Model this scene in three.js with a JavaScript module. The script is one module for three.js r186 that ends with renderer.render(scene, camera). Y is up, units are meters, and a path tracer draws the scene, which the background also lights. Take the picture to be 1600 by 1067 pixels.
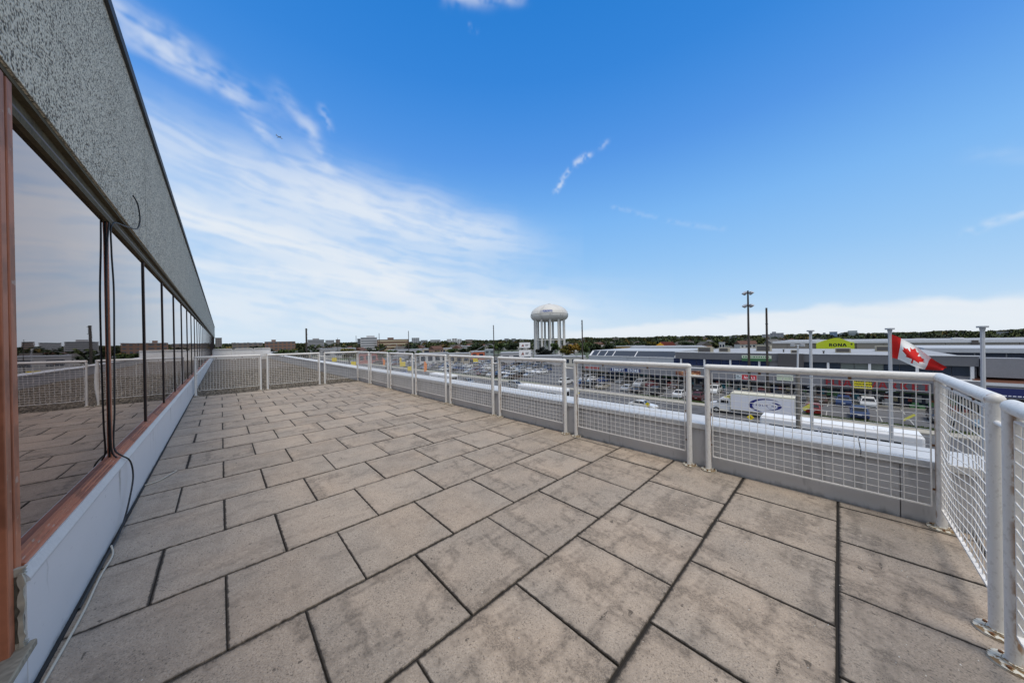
import * as THREE from 'three';
import { RoundedBoxGeometry } from 'three/addons/geometries/RoundedBoxGeometry.js';
import { mergeGeometries, toCreasedNormals } from 'three/addons/utils/BufferGeometryUtils.js';

// World: x = metres out from the office wall, y = up (terrace paving at 0, street at G), z = -u (u runs along the wall).
const scene = new THREE.Scene();
const G = -10.8;                                   // street level, three storeys below the terrace

// ---------------------------------------------------------------- camera
const FPX = 481.65, YAW = 0.757634, PITCH = -0.001838, ROLL = -0.0174707;
const camera = new THREE.PerspectiveCamera(2 * Math.atan(533.5 / FPX) * 180 / Math.PI, 1600 / 1067, 0.05, 9000);
const EYE = new THREE.Vector3(0, 1.4, 0);
function camToWorld(x, y, z) {                     // camera axes (right, up, forward) -> world
  const cr = Math.cos(ROLL), sr = Math.sin(ROLL), cp = Math.cos(PITCH), sp = Math.sin(PITCH), cy = Math.cos(YAW), sy = Math.sin(YAW);
  const x1 = cr * x - sr * y, y1 = sr * x + cr * y;
  const y2 = cp * y1 + sp * z, z2 = -sp * y1 + cp * z;
  return new THREE.Vector3(cy * x1 + sy * z2, y2, sy * x1 - cy * z2);
}
camera.position.copy(EYE);
camera.quaternion.setFromRotationMatrix(new THREE.Matrix4().makeBasis(camToWorld(1, 0, 0), camToWorld(0, 1, 0), camToWorld(0, 0, -1)));
// a photo pixel gives a direction; the distance comes from the plane the thing stands on or in
const dirOf = (x, y) => camToWorld((x - 800) / FPX, -(y - 533.5) / FPX, 1);
const onV = (x, y, v) => { const d = dirOf(x, y), t = v / d.x; return { h: 1.4 + d.y * t, u: -d.z * t, v }; };
const onH = (x, y, h) => { const d = dirOf(x, y), t = (h - 1.4) / d.y; return { v: d.x * t, u: -d.z * t, h }; };
const onR = (x, y, r) => { const d = dirOf(x, y), t = r / Math.hypot(d.x, d.z); return { v: d.x * t, h: 1.4 + d.y * t, u: -d.z * t }; };

// ---------------------------------------------------------------- random and noise
let seed = 20240917;
function rnd() { seed = (seed + 0x6D2B79F5) | 0; let t = Math.imul(seed ^ (seed >>> 15), 1 | seed); t = (t + Math.imul(t ^ (t >>> 7), 61 | t)) ^ t; return ((t ^ (t >>> 14)) >>> 0) / 4294967296; }
const rr = (a, b) => a + (b - a) * rnd();
const pick = a => a[Math.floor(rnd() * a.length)];
const NT = new Float32Array(65536); for (let i = 0; i < 65536; i++) NT[i] = rnd();
const hsh = (x, y) => NT[((x * 374761 + y * 668265 + ((x * y) << 3)) ^ (x * 1911) ^ (y * 6997)) & 65535];
function vn(x, y, px = 0, py = px) {               // value noise 0..1, periodic when a period is given
  const x0 = Math.floor(x), y0 = Math.floor(y), fx = x - x0, fy = y - y0;
  const w = (a, p) => p ? ((a % p) + p) % p : a;
  const X0 = w(x0, px), X1 = w(x0 + 1, px), Y0 = w(y0, py), Y1 = w(y0 + 1, py);
  const sx = fx * fx * (3 - 2 * fx), sy = fy * fy * (3 - 2 * fy);
  const a = hsh(X0, Y0), b = hsh(X1, Y0), c = hsh(X0, Y1), d = hsh(X1, Y1);
  return (a + (b - a) * sx) + ((c + (d - c) * sx) - (a + (b - a) * sx)) * sy;
}
function fbm(x, y, oct, px = 0, py = px) { let s = 0, a = 0.5, n = 0; for (let i = 0; i < oct; i++) { s += a * vn(x, y, px, py); n += a; a *= 0.5; x = x * 2 + 17 * (px ? 0 : 1); y = y * 2 + 31 * (px ? 0 : 1); px *= 2; py *= 2; } return s / n; }
const sm = (a, b, x) => { const t = Math.min(1, Math.max(0, (x - a) / (b - a))); return t * t * (3 - 2 * t); };
const mix = (a, b, t) => a + (b - a) * t;
const lin = c => c <= 0.04045 ? c / 12.92 : Math.pow((c + 0.055) / 1.055, 2.4);
const srgb = c => c <= 0.0031308 ? c * 12.92 : 1.055 * Math.pow(c, 1 / 2.4) - 0.055;

// ---------------------------------------------------------------- sky, sun, exposure
const EXPOSURE = 1.5;
{
  // clear blue air paling to the horizon, with cirrus; azimuth measured from u towards v, in degrees
  const W = 2048, H = 1024, data = new Float32Array(W * H * 4);
  const stops = [[-90, 150, 165, 180], [-1, 206, 224, 240], [1.5, 206, 226, 243], [6, 176, 212, 245], [12, 150, 198, 244], [20, 124, 182, 242], [30, 86, 152, 230], [40, 56, 134, 218], [50, 40, 124, 209], [90, 30, 104, 190]];
  const base = el => { let i = 1; while (i < stops.length - 1 && el > stops[i][0]) i++; const a = stops[i - 1], b = stops[i], t = (el - a[0]) / (b[0] - a[0]); return [1, 2, 3].map(k => lin(mix(a[k], b[k], t) / 255)); };
  // cirrus bands: az0, el0, az1, el1, half width (deg), strength
  const bands = [
    [-10, 34.8, -2, 33.0, 1.2, 0.45], [-6, 33, 0.5, 32.2, 1.3, 0.4], [0, 32.2, 4.6, 28.6, 0.8, 0.32], [4.6, 28.6, 9, 25.5, 0.6, 0.25],
    [7, 33.2, 10.5, 30.6, 0.9, 0.28], [10.5, 30.6, 13, 26.5, 1.0, 0.36], [12, 26, 17, 23, 1.4, 0.3], [12.4, 33, 13.2, 31.4, 0.5, 0.22],
    [-14, 26, 8, 22.5, 3.0, 0.26], [2, 22.5, 22, 20.5, 3.6, 0.5], [18, 21.5, 34, 18.8, 3.6, 0.5], [26, 23.5, 40, 19.5, 2.4, 0.25],
    [-20, 17.5, 6, 15.5, 2.4, 0.55], [-2, 16, 22, 12, 2.6, 0.75], [8, 17.5, 33, 13, 3.0, 0.4], [-20, 11, 20, 10.2, 1.8, 0.7], [4, 10.8, 24, 9, 1.2, 0.5],
    [-20, 6, 44, 5, 4.4, 0.7], [20, 9, 46, 6.5, 2.2, 0.45], [16.6, 14.2, 20.4, 13.4, 0.8, 0.4], [-3, 18.8, -1.5, 18, 0.7, 0.35],
    [52.2, 25.6, 53.0, 26.6, 0.4, 0.5], [53.4, 27.4, 54.6, 28.4, 0.35, 0.35], [56, 29.3, 58, 30.0, 0.45, 0.45], [60.2, 30.9, 60.8, 31.3, 0.4, 0.22],
    [33, 47.8, 46, 48.4, 0.7, 0.5], [36.8, 45.3, 37.6, 45.1, 0.3, 0.35], [99.8, 10.4, 102.6, 11.2, 0.45, 0.3], [62, 22, 78, 16, 0.35, 0.1], [100, 17.5, 103, 16, 0.8, 0.12]];
  for (let j = 0; j < H; j++) for (let i = 0; i < W; i++) {
    const el = ((j + 0.5) / H - 0.5) * 180, th = ((i + 0.5) / W - 0.5) * 2 * Math.PI;   // direction x = cos(th), z = sin(th)
    const dx = Math.cos(th), dz = Math.sin(th); let az = Math.atan2(dx, -dz) * 180 / Math.PI;
    let c = base(el), cov = 0;
    if (el > -2) {
      const k = Math.cos(el * Math.PI / 180);
      const wx = (fbm(az * 0.16 + 40, el * 0.3 + 9, 4) - 0.5) * 5, wy = (fbm(az * 0.14 + 7, el * 0.28 + 51, 4) - 0.5) * 3.4;
      const fib = fbm(az * 0.22 * k + el * 0.35 + wx * 0.3, el * 1.5 + az * 0.18 + wy * 0.8, 5), lump = fbm(az * 0.35 + 3, el * 0.5 + 20, 5);
      for (const [a0, e0, a1, e1, w, s] of bands) {
        if (az < Math.min(a0, a1) - 5.5 * w - 3 || az > Math.max(a0, a1) + 5.5 * w + 3 || Math.abs(el - (e0 + e1) / 2) > 3.6 * w + 3 + Math.abs(e1 - e0)) continue;
        const ww = Math.min(1, w), X = (az + wx * 0.45 * ww - a0) * k, Y = el + wy * 0.6 * ww - e0, LX = (a1 - a0) * k, LY = e1 - e0, L2 = LX * LX + LY * LY;
        const L = Math.sqrt(L2), al = (X * LX + Y * LY) / L, over = al < 0 ? -al : al > L ? al - L : 0, perp = Math.abs(X * LY - Y * LX) / L;
        const d = Math.hypot(over * (w > 1.2 ? 0.3 : 0.8), perp) / w;
        const m = Math.exp(-d * d * (w > 1.2 ? 0.85 : 1.1)) * s * (w > 1.3 ? 0.5 + 0.55 * sm(0.25, 0.7, fib * 0.75 + lump * 0.35) : w < 0.6 ? sm(0.34, 0.62, fbm(az * 1.5 + 3, el * 1.9 + 8, 5)) * 1.2 : sm(0.24, 0.68, fib * 0.5 + 0.5 * fbm(az * 0.7 + 13, el * 0.9 + 8, 5)));
        cov = 1 - (1 - cov) * (1 - m);
      }
      // bank of white cloud low over the horizon on the street side
      const top = az < 55 ? 1.6 : az < 88 ? mix(1.6, 4.0, (az - 55) / 33) : az < 112 ? mix(4.0, 3.2, (az - 88) / 24) : 3.2;
      const edge = top + (lump - 0.5) * 1.1 + (fib - 0.5) * 0.8;
      if (az > 44 && az < 150) cov = 1 - (1 - cov) * (1 - sm(edge + 0.35, edge - 0.7, el) * sm(44, 58, az) * sm(150, 120, az) * (0.8 + 0.3 * (fib - 0.4)));
      // the rest of the sky, out of the picture: the same thin cirrus, spread evenly
      const out = Math.max(sm(108, 125, az), sm(-22, -40, az), sm(49, 56, el));
      if (out > 0) cov = 1 - (1 - cov) * (1 - out * (0.62 + 0.3 * sm(0.4, 0.64, fib * 0.6 + lump * 0.4)));
    }
    const cw = [lin(0.915), lin(0.938), lin(0.962)], o = (j * W + i) * 4;
    for (let q = 0; q < 3; q++) data[o + q] = mix(c[q], cw[q], Math.min(0.96, cov)) / EXPOSURE;
    data[o + 3] = 1;
  }
  const sky = new THREE.DataTexture(data, W, H, THREE.RGBAFormat, THREE.FloatType);
  sky.mapping = THREE.EquirectangularReflectionMapping; sky.magFilter = sky.minFilter = THREE.LinearFilter; sky.colorSpace = THREE.LinearSRGBColorSpace; sky.wrapS = THREE.RepeatWrapping; sky.needsUpdate = true;
  scene.background = sky; scene.environment = sky;
}
const sun = new THREE.DirectionalLight(new THREE.Color().setRGB(1, 0.92, 0.81), 1.5);   // a veiled sun, high behind the camera
sun.position.set(6, 100, 16); sun.target.position.set(20, 0, -20); scene.add(sun, sun.target);
sun.castShadow = true; sun.shadow.radius = 42; sun.shadow.mapSize.set(2048, 2048);
Object.assign(sun.shadow.camera, { left: -120, right: 120, top: 120, bottom: -120, near: 1, far: 400 });
const renderer = new THREE.WebGLRenderer({ antialias: true });
renderer.setSize(1024, 682);
renderer.toneMapping = THREE.LinearToneMapping; renderer.toneMappingExposure = EXPOSURE;
renderer.shadowMap.enabled = true; renderer.shadowMap.type = THREE.PCFSoftShadowMap;

// ---------------------------------------------------------------- building helpers
const used = new Map();
function numbered(n) { const k = used.get(n) || 0; used.set(n, k + 1); return k ? n + '_' + String(k).padStart(3, '0') : n; }
const bases = new WeakMap();                       // world position of a thing, so parts can be written in world metres
function thing(name, label, category, base, group, turn) {
  const o = new THREE.Group(); o.name = numbered(name); scene.add(o);
  if (base) { o.position.set(base[0], base[1], -base[2]); bases.set(o, o.position.clone()); }
  if (turn) o.rotation.y = turn;
  o.userData = { label, category }; if (group) o.userData.group = group;
  return o;
}
function norm(g) { let q = g.index ? g.toNonIndexed() : g; for (const k of Object.keys(q.attributes)) if (!['position', 'normal', 'uv', 'color'].includes(k)) q.deleteAttribute(k); return q; }
function join(list) { list = (Array.isArray(list) ? list : [list]).map(norm); if (list.some(g => g.attributes.color) && !list.every(g => g.attributes.color)) list.forEach(g => g.deleteAttribute('color')); return list.length === 1 ? list[0] : mergeGeometries(list); }
function rootBase(o) { while (o) { if (bases.has(o)) return bases.get(o); o = o.parent; } return null; }
function part(parent, name, geos, mat, label) {
  const g = join(geos), b = rootBase(parent); if (b) g.translate(-b.x, -b.y, -b.z);
  const m = new THREE.Mesh(g, mat); m.name = name; m.castShadow = m.receiveShadow = true; parent.add(m); if (label) m.userData.label = label; return m;
}
function share(parent, name, geo, mat, x = 0, y = 0, z = 0, ry = 0) { const m = new THREE.Mesh(geo, mat); m.name = name; m.castShadow = m.receiveShadow = true; m.position.set(x, y, z); m.rotation.y = ry; parent.add(m); return m; }
function structure(name, geos, mat) { const m = new THREE.Mesh(join(geos), mat); m.name = numbered(name); m.userData.kind = 'structure'; m.castShadow = m.receiveShadow = true; scene.add(m); return m; }
function copyOf(o, pos, turn, label, group) { const c = o.clone(); c.name = numbered(o.name.replace(/_\d{3}$/, '')); c.userData = { ...o.userData }; scene.add(c); if (pos) c.position.set(pos[0], pos[1], -pos[2]); if (turn !== undefined) c.rotation.y = turn; if (label) c.userData.label = label; if (group) c.userData.group = group; return c; }
function uvm(g, k = 1) {                           // texture coordinates in metres from the dominant axis
  const p = g.attributes.position, n = g.attributes.normal, uv = new Float32Array(p.count * 2);
  for (let i = 0; i < p.count; i++) { const ax = Math.abs(n.getX(i)), ay = Math.abs(n.getY(i)), az = Math.abs(n.getZ(i)); const a = ay > ax && ay > az ? [p.getX(i), p.getZ(i)] : ax > az ? [p.getZ(i), p.getY(i)] : [p.getX(i), p.getY(i)]; uv[2 * i] = a[0] * k; uv[2 * i + 1] = a[1] * k; }
  g.setAttribute('uv', new THREE.BufferAttribute(uv, 2)); return g;
}
const box = (v0, v1, h0, h1, u0, u1) => uvm(new THREE.BoxGeometry(Math.abs(v1 - v0), Math.abs(h1 - h0), Math.abs(u1 - u0)).translate((v0 + v1) / 2, (h0 + h1) / 2, -(u0 + u1) / 2));
const rbox = (v0, v1, h0, h1, u0, u1, r = 0.004) => uvm(norm(new RoundedBoxGeometry(Math.abs(v1 - v0), Math.abs(h1 - h0), Math.abs(u1 - u0), 1, r).translate((v0 + v1) / 2, (h0 + h1) / 2, -(u0 + u1) / 2)));
const lbox = (x, y, z, w, h, d) => uvm(new THREE.BoxGeometry(w, h, d).translate(x, y, z));
const lrbox = (x, y, z, w, h, d, r = 0.05, s = 2) => uvm(norm(new RoundedBoxGeometry(w, h, d, s, r).translate(x, y, z)));
function rod(a, b, r, seg = 8, r2 = r) { const d = new THREE.Vector3().subVectors(b, a), g = new THREE.CylinderGeometry(r2, r, d.length(), seg, 1); g.applyQuaternion(new THREE.Quaternion().setFromUnitVectors(new THREE.Vector3(0, 1, 0), d.clone().normalize())); return g.translate((a.x + b.x) / 2, (a.y + b.y) / 2, (a.z + b.z) / 2); }
const V3 = (v, h, u) => new THREE.Vector3(v, h, -u);
const tube = (pts, r, n = 40, seg = 7) => new THREE.TubeGeometry(new THREE.CatmullRomCurve3(pts), n, r, seg, false);
function prism(outline, depth, bevel = 0) { const s = new THREE.Shape(outline.map(p => new THREE.Vector2(p[0], p[1]))); return new THREE.ExtrudeGeometry(s, { depth, bevelEnabled: bevel > 0, bevelThickness: bevel, bevelSize: bevel, bevelSegments: 2, curveSegments: 8 }); }
const mat = (r, g, b, rough = 0.8, extra = {}) => new THREE.MeshStandardMaterial({ color: new THREE.Color().setRGB(r, g, b), roughness: rough, ...extra });
function dataTex(W, H, fn, repeat = true, colour = true) {
  const d = new Uint8Array(W * H * 4);
  for (let j = 0; j < H; j++) for (let i = 0; i < W; i++) { const c = fn(i / W, j / H, i, j), o = (j * W + i) * 4; for (let q = 0; q < 3; q++) d[o + q] = Math.max(0, Math.min(255, Math.round((colour ? srgb(Math.max(0, c[q])) : c[q]) * 255))); d[o + 3] = 255; }
  const t = new THREE.DataTexture(d, W, H, THREE.RGBAFormat); t.magFilter = THREE.LinearFilter; t.minFilter = THREE.LinearMipmapLinearFilter; t.generateMipmaps = true;
  if (repeat) t.wrapS = t.wrapT = THREE.RepeatWrapping; if (colour) t.colorSpace = THREE.SRGBColorSpace; t.needsUpdate = true; return t;
}
function canvasTex(w, h, draw) { const c = document.createElement('canvas'); c.width = w; c.height = h; draw(c.getContext('2d'), w, h); const t = new THREE.CanvasTexture(c); t.colorSpace = THREE.SRGBColorSpace; t.magFilter = THREE.LinearFilter; return t; }
// ================================================================ TERRACE
const greyNoise = (amp, mean = 1) => mean + amp;
// sixteen paver faces in one sheet: sandy concrete, grit, black lichen smears, dirt that clings to the edges
const paverMap = dataTex(2048, 2048, (s, t) => {
  const cx = Math.floor(s * 4), cy = Math.floor(t * 4), id = cy * 4 + cx, dirty = cy >= 2 ? 1 : 0.4;
  const x = s * 4 - cx, y = t * 4 - cy, ox = id * 13.7, oy = id * 7.3;
  const grit = vn(s * 1000, t * 1000), grit2 = vn(s * 470 + 9, t * 470 + 5), coarse = fbm(x * 5 + ox, y * 5 + oy, 4), broad = fbm(x * 1.7 + oy, y * 1.7 + ox, 3);
  let k = 0.66 + 0.46 * grit + 0.30 * grit2 + 0.26 * (coarse - 0.5) + 0.26 * (broad - 0.5) + 0.14 * (hsh(id, 5) - 0.5);
  const d = Math.min(x, 1 - x, y, 1 - y), wob = fbm(x * 8 + oy, y * 8 + ox, 3);
  const smear = fbm(x * 2.6 + oy + wob, y * 9 + ox, 6), smear2 = fbm(x * 7 + ox, y * 2.2 + oy + wob, 6), fine = fbm(x * 30 + ox, y * 30 + oy, 3);
  let stain = sm(0.50, 0.72, smear * 0.7 + coarse * 0.15 + fine * 0.15) * 0.8 + sm(0.49, 0.72, smear2 * 0.7 + broad * 0.15 + fine * 0.15) * 0.9 * dirty;
  stain += sm(0.085, 0.0, d - 0.06 * (wob - 0.4)) * 0.6 * sm(0.3, 0.6, broad + 0.3 * (coarse - 0.5));
  stain = Math.min(1, stain * (0.5 + 0.7 * dirty)) * sm(0.25, 0.75, grit * 0.5 + grit2 * 0.5 + 0.3 * (fine - 0.5));
  const edge = Math.max(sm(0.020, 0.006, d - 0.012 * (fine - 0.45)) * 0.85, sm(0.030, 0.006, Math.min(y, 1 - y) - 0.026 * (fine - 0.5)) * (0.45 + 0.4 * wob));       // soil clinging along the joint
  const c1 = vn(x * 15 + ox * 3, y * 15 + oy * 3), blot = sm(0.965, 0.98, c1) * sm(0.35, 0.6, grit2 + 0.4 * wob) * 0.8;
  const fleck = grit > 0.93 && vn(x * 40 + 4, y * 40 + ox) > 0.55 ? 0.35 : 0, pit = grit2 < 0.14 ? 0.4 : 0;
  k = Math.max(0.09, k * (1 - (0.46 + 0.12 * dirty) * stain) * (1 - 0.8 * blot) * (1 - pit)) + fleck; k *= 1 - edge;
  const warm = (broad - 0.5) * 0.35;
  return [0.345 * k * (1 + 0.25 * warm), 0.286 * k, 0.229 * k * (1 - 0.25 * warm)];
}, false);
const paverBump = dataTex(1024, 1024, (s, t) => { const v = 0.5 * vn(s * 700, t * 700) + 0.3 * vn(s * 330, t * 330) + 0.3 * fbm(s * 24, t * 24, 3); return [v, v, v]; }, false, false);
const paverMat = new THREE.MeshStandardMaterial({ map: paverMap, bumpMap: paverBump, bumpScale: 0.004, roughness: 0.93 });
const PU = 0.643, PV = 0.6095, U0 = 0.015, ROWMIN = -4, ROWMAX = 19, VIN = -0.585, VOUT = 3.77;
{
  const floor = new THREE.Group(); floor.name = 'terrace_floor'; floor.userData = { kind: 'structure', label: 'terrace floor of beige concrete slabs laid in staggered rows' }; scene.add(floor);
  const bed = part(floor, 'joint_bed', box(-0.64, 3.86, -0.2, -0.0085, U0 + PU * ROWMIN - 0.5, U0 + PU * ROWMAX + 0.02), mat(0.022, 0.019, 0.016, 1));
  const cache = new Map();
  function slabGeo(w, d, cell, flip) {
    const key = [w.toFixed(3), d.toFixed(3), cell, flip].join(); if (cache.has(key)) return cache.get(key);
    const g = norm(new RoundedBoxGeometry(w, 0.05, d, 1, 0.0035)), p = g.attributes.position, uv = new Float32Array(p.count * 2), cx = cell % 4, cy = Math.floor(cell / 4);
    for (let i = 0; i < p.count; i++) { let x = (p.getX(i) + w / 2) / 0.61, y = (p.getZ(i) + d / 2) / 0.64; if (w < 0.55 && flip) x += 1 - w / 0.61; x = Math.min(0.995, Math.max(0.005, x)); y = Math.min(0.995, Math.max(0.005, y)); if (flip) { x = 1 - x; y = 1 - y; } uv[2 * i] = (cx + x) / 4; uv[2 * i + 1] = (cy + y) / 4; }
    g.setAttribute('uv', new THREE.BufferAttribute(uv, 2)); cache.set(key, g); return g;
  }
  for (let k = ROWMIN; k < ROWMAX; k++) {
    const off = (k & 1) ? 0 : PV / 2; let first = Math.floor((VIN - off) / PV);
    for (let n = first; ; n++) {
      let a = off + n * PV, b = a + PV; if (a >= VOUT - 0.02) break; a = Math.max(a, VIN); b = Math.min(b, VOUT); if (b - a < 0.04) continue;
      const gapV = rr(0.004, 0.009), gapU = rr(0.009, 0.015), w = b - a - gapV, d = PU - gapU;
      const mid = (a + b) / 2, dirty = (mid > 1.8 && rnd() < 0.85) || (k < 3 && rnd() < 0.75) || rnd() < 0.25;
      const cell = Math.floor(rnd() * 8) + (dirty ? 8 : 0), full = w > 0.55;
      const wq = full ? 0.603 : w, m = new THREE.Mesh(slabGeo(wq, full ? 0.631 : d, cell, rnd() < 0.5), paverMat);
      m.name = 'paver'; m.castShadow = m.receiveShadow = true;
      m.scale.set(w / wq, 1, d / (full ? 0.631 : d));
      m.position.set(mid + rr(-0.0015, 0.0015), -0.025 + rr(-0.0018, 0.0018), -(U0 + (k + 0.5) * PU + rr(-0.002, 0.002)));
      m.rotation.set(rr(-0.003, 0.003), rr(-0.003, 0.003), rr(-0.003, 0.003)); floor.add(m);
    }
  }
}
// small white chips and grit lying on the slabs near the corner posts
{
  const g = new THREE.TetrahedronGeometry(0.0045), im = new THREE.InstancedMesh(g, mat(0.7, 0.68, 0.63, 0.8), 150), M = new THREE.Matrix4(), q = new THREE.Quaternion(), e = new THREE.Euler();
  for (let i = 0; i < 150; i++) { const near = i < 80; const v = near ? rr(1.7, 3.6) : rr(-0.4, 3.4), u = near ? rr(-0.5, 0.5) : rr(0.2, 3.4); e.set(rr(0, 6), rr(0, 6), rr(0, 6)); q.setFromEuler(e); const s = rr(0.35, 1.1); M.compose(V3(v, 0.002, u), q, new THREE.Vector3(s, s * 0.7, s)); im.setMatrixAt(i, M); }
  im.name = 'paint_chips'; im.userData = { kind: 'stuff', label: 'white paint chips and grit scattered on the slabs', category: 'grit' }; scene.add(im);
}
// gravel-covered roof beyond the cross railing
const gravelMap = dataTex(1024, 1024, (s, t) => {
  const N = 34, x = s * N, y = t * N; let d1 = 9, d2 = 9, id = 0; const xi = Math.floor(x), yi = Math.floor(y);
  for (let a = -1; a <= 1; a++) for (let b = -1; b <= 1; b++) { const X = ((xi + a) % N + N) % N, Y = ((yi + b) % N + N) % N, px = xi + a + hsh(X, Y + 200), py = yi + b + hsh(X + 300, Y), d = Math.hypot(x - px, y - py); if (d < d1) { d2 = d1; d1 = d; id = hsh(X + 77, Y + 91); } else if (d < d2) d2 = d; }
  const e = sm(0.0, 0.16, d2 - d1), k = (0.3 + 0.9 * id) * (0.35 + 0.65 * e); return [0.19 * k * (1 + 0.15 * (id - 0.5)), 0.158 * k, 0.122 * k];
});
gravelMap.repeat.set(1 / 1.1, 1 / 1.1);
const gravelMat = new THREE.MeshStandardMaterial({ map: gravelMap, bumpMap: gravelMap, bumpScale: 0.02, roughness: 0.95 });
structure('gravel_roof', [box(-0.66, 3.86, -0.25, -0.03, U0 + PU * ROWMAX + 0.022, 47)], gravelMat);
{
  const g = new THREE.IcosahedronGeometry(0.5, 0), p = g.attributes.position; for (let i = 0; i < p.count; i++) { const k = 0.8 + 0.4 * hsh(Math.round(p.getX(i) * 50), Math.round(p.getY(i) * 50 + p.getZ(i) * 90)); p.setXYZ(i, p.getX(i) * k, p.getY(i) * k * 0.7, p.getZ(i) * k); } g.computeVertexNormals();
  const N = 15000, im = new THREE.InstancedMesh(g, mat(1, 1, 1, 0.95), N), M = new THREE.Matrix4(), q = new THREE.Quaternion(), e = new THREE.Euler(), c = new THREE.Color();
  for (let i = 0; i < N; i++) { const u = 12.24 + 12 * Math.pow(rnd(), 1.9), v = rr(-0.56, 3.76), s = rr(0.018, 0.05); e.set(rr(0, 6), rr(0, 6), rr(0, 6)); q.setFromEuler(e); M.compose(V3(v, -0.03 + s * 0.22, u), q, new THREE.Vector3(s, s, s)); im.setMatrixAt(i, M); const k = rr(0.05, 0.26); im.setColorAt(i, c.setRGB(k * 1.08, k * 0.93, k * 0.74)); }
  im.name = 'roof_gravel'; im.userData = { kind: 'stuff', label: 'loose brown roof gravel behind the cross railing', category: 'gravel' }; im.castShadow = im.receiveShadow = true; scene.add(im);
}

// ---------------------------------------------------------------- office wall on the left
const speckle = (w, h, base, amp, n1, n2) => dataTex(w, h, (s, t) => { const k = 1 + amp * (0.6 * (vn(s * n1, t * n1, n1) - 0.5) + 0.6 * (fbm(s * n2, t * n2, 3, n2) - 0.5)); return base.map(b => b * k); });
const stuccoMap = dataTex(1024, 1024, (s, t) => { const a = vn(s * 190, t * 190, 190), b = vn(s * 90 , t * 90, 90), c = fbm(s * 4, t * 4, 4, 4); const pit = sm(0.46, 0.22, a * 0.65 + b * 0.35); const k = Math.max(0.1, 0.70 + 0.62 * a + 0.2 * (c - 0.5) - 0.6 * pit); return [0.62 * k, 0.57 * k, 0.455 * k]; });
stuccoMap.repeat.set(1 / 1.4, 1 / 1.4);
const stuccoMat = new THREE.MeshStandardMaterial({ map: stuccoMap, bumpMap: stuccoMap, bumpScale: 0.012, roughness: 0.95 });
const terraTex = dataTex(1024, 1024, (s, t) => { const a = fbm(s * 6, t * 6, 5, 6, 6), b = fbm(s * 60, t * 60, 4, 60, 60), scr = sm(0.6, 0.72, fbm(s * 70, t * 3, 4, 70, 3)), chip = sm(0.71, 0.76, fbm(s * 26 , t * 26, 4, 26, 26)) * sm(0.45, 0.6, a), grime = sm(0.5, 0.7, fbm(s * 10 , t * 8, 5, 10, 8)); const k = (0.72 + 0.4 * a + 0.2 * b) * (1 - 0.4 * grime); return [mix(mix(0.44 * k, 0.46, scr * 0.25), 0.48, chip * 0.5), mix(mix(0.158 * k, 0.25, scr * 0.25), 0.40, chip * 0.5), mix(mix(0.080 * k, 0.15, scr * 0.25), 0.33, chip * 0.5)]; });
terraTex.repeat.set(1 / 1.5, 1 / 1.5);
const terraMat = new THREE.MeshStandardMaterial({ map: terraTex, roughness: 0.6 });
const bronzeMat = mat(0.06, 0.03, 0.022, 0.5), jointMat = mat(0.02, 0.02, 0.02, 0.9), oliveMat = new THREE.MeshStandardMaterial({ map: speckle(256, 256, [0.085, 0.066, 0.032], 0.9, 60, 9), roughness: 0.9 });
oliveMat.map.repeat.set(2, 2);
// white base panels: run-off streaks below the mullions, faint dirt, small scratches
const basePanelMap = dataTex(1024, 512, (s, t) => {
  let k = 0.97 + 0.05 * (fbm(s * 6, t * 3, 4) - 0.5) + 0.03 * (vn(s * 300, t * 300) - 0.5); let c = [0.76 * k, 0.75 * k, 0.745 * k];
  const streak = (x0, w, len, str) => { const x = (s - x0) * 3.36 + 0.02 * (vn(t * 9, x0 * 50) - 0.5), top = 0.97 - t; if (top < 0) return; const m = Math.exp(-Math.pow(x / (w * (0.5 + vn(t * 14, x0 * 90))), 2)) * sm(len, len * 0.2, top) * str * (0.6 + 0.5 * vn(s * 700, t * 60)); c = [mix(c[0], 0.16, m), mix(c[1], 0.14, m), mix(c[2], 0.10, m)]; };
  streak(0.472, 0.024, 0.62, 0.85); streak(0.955, 0.014, 0.5, 0.55); streak(0.06, 0.008, 0.4, 0.3); streak(0.62, 0.006, 0.6, 0.2); streak(0.9, 0.007, 0.8, 0.3);
  const foot = sm(0.10, 0.0, t - 0.08 * (fbm(s * 30, 3, 3) - 0.4)) * 0.5 * (0.4 + vn(s * 250, t * 120)); c = c.map((x, i) => mix(x, [0.10, 0.095, 0.085][i], foot));
  const scr = vn(s * 46, t * 30) > 0.965 ? 0.35 : 0; return c.map(x => x * (1 - scr * vn(s * 500, t * 500)));
}, false);
const basePanelMat = new THREE.MeshStandardMaterial({ map: basePanelMap, roughness: 0.38, metalness: 0.0 });
const capMat = new THREE.MeshStandardMaterial({ map: speckle(512, 512, [0.56, 0.56, 0.555], 0.2, 200, 5), roughness: 0.42 }); capMat.map.repeat.set(0.6, 0.6);
const paneWave = dataTex(512, 512, (s, t) => { const v = fbm(s * 5, t * 4, 3, 5, 4); return [v, v, v]; }, true, false); paneWave.repeat.set(1 / 3.1, 1 / 3.1);
const glassMat = mat(0.29, 0.243, 0.255, 0.012, { metalness: 1, bumpMap: paneWave, bumpScale: 0.0012 });     // bronze mirror-coated glazing
const MUL = []; for (let i = 0; i < 37; i++) MUL.push(2.397 + 1.593 * i);
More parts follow.
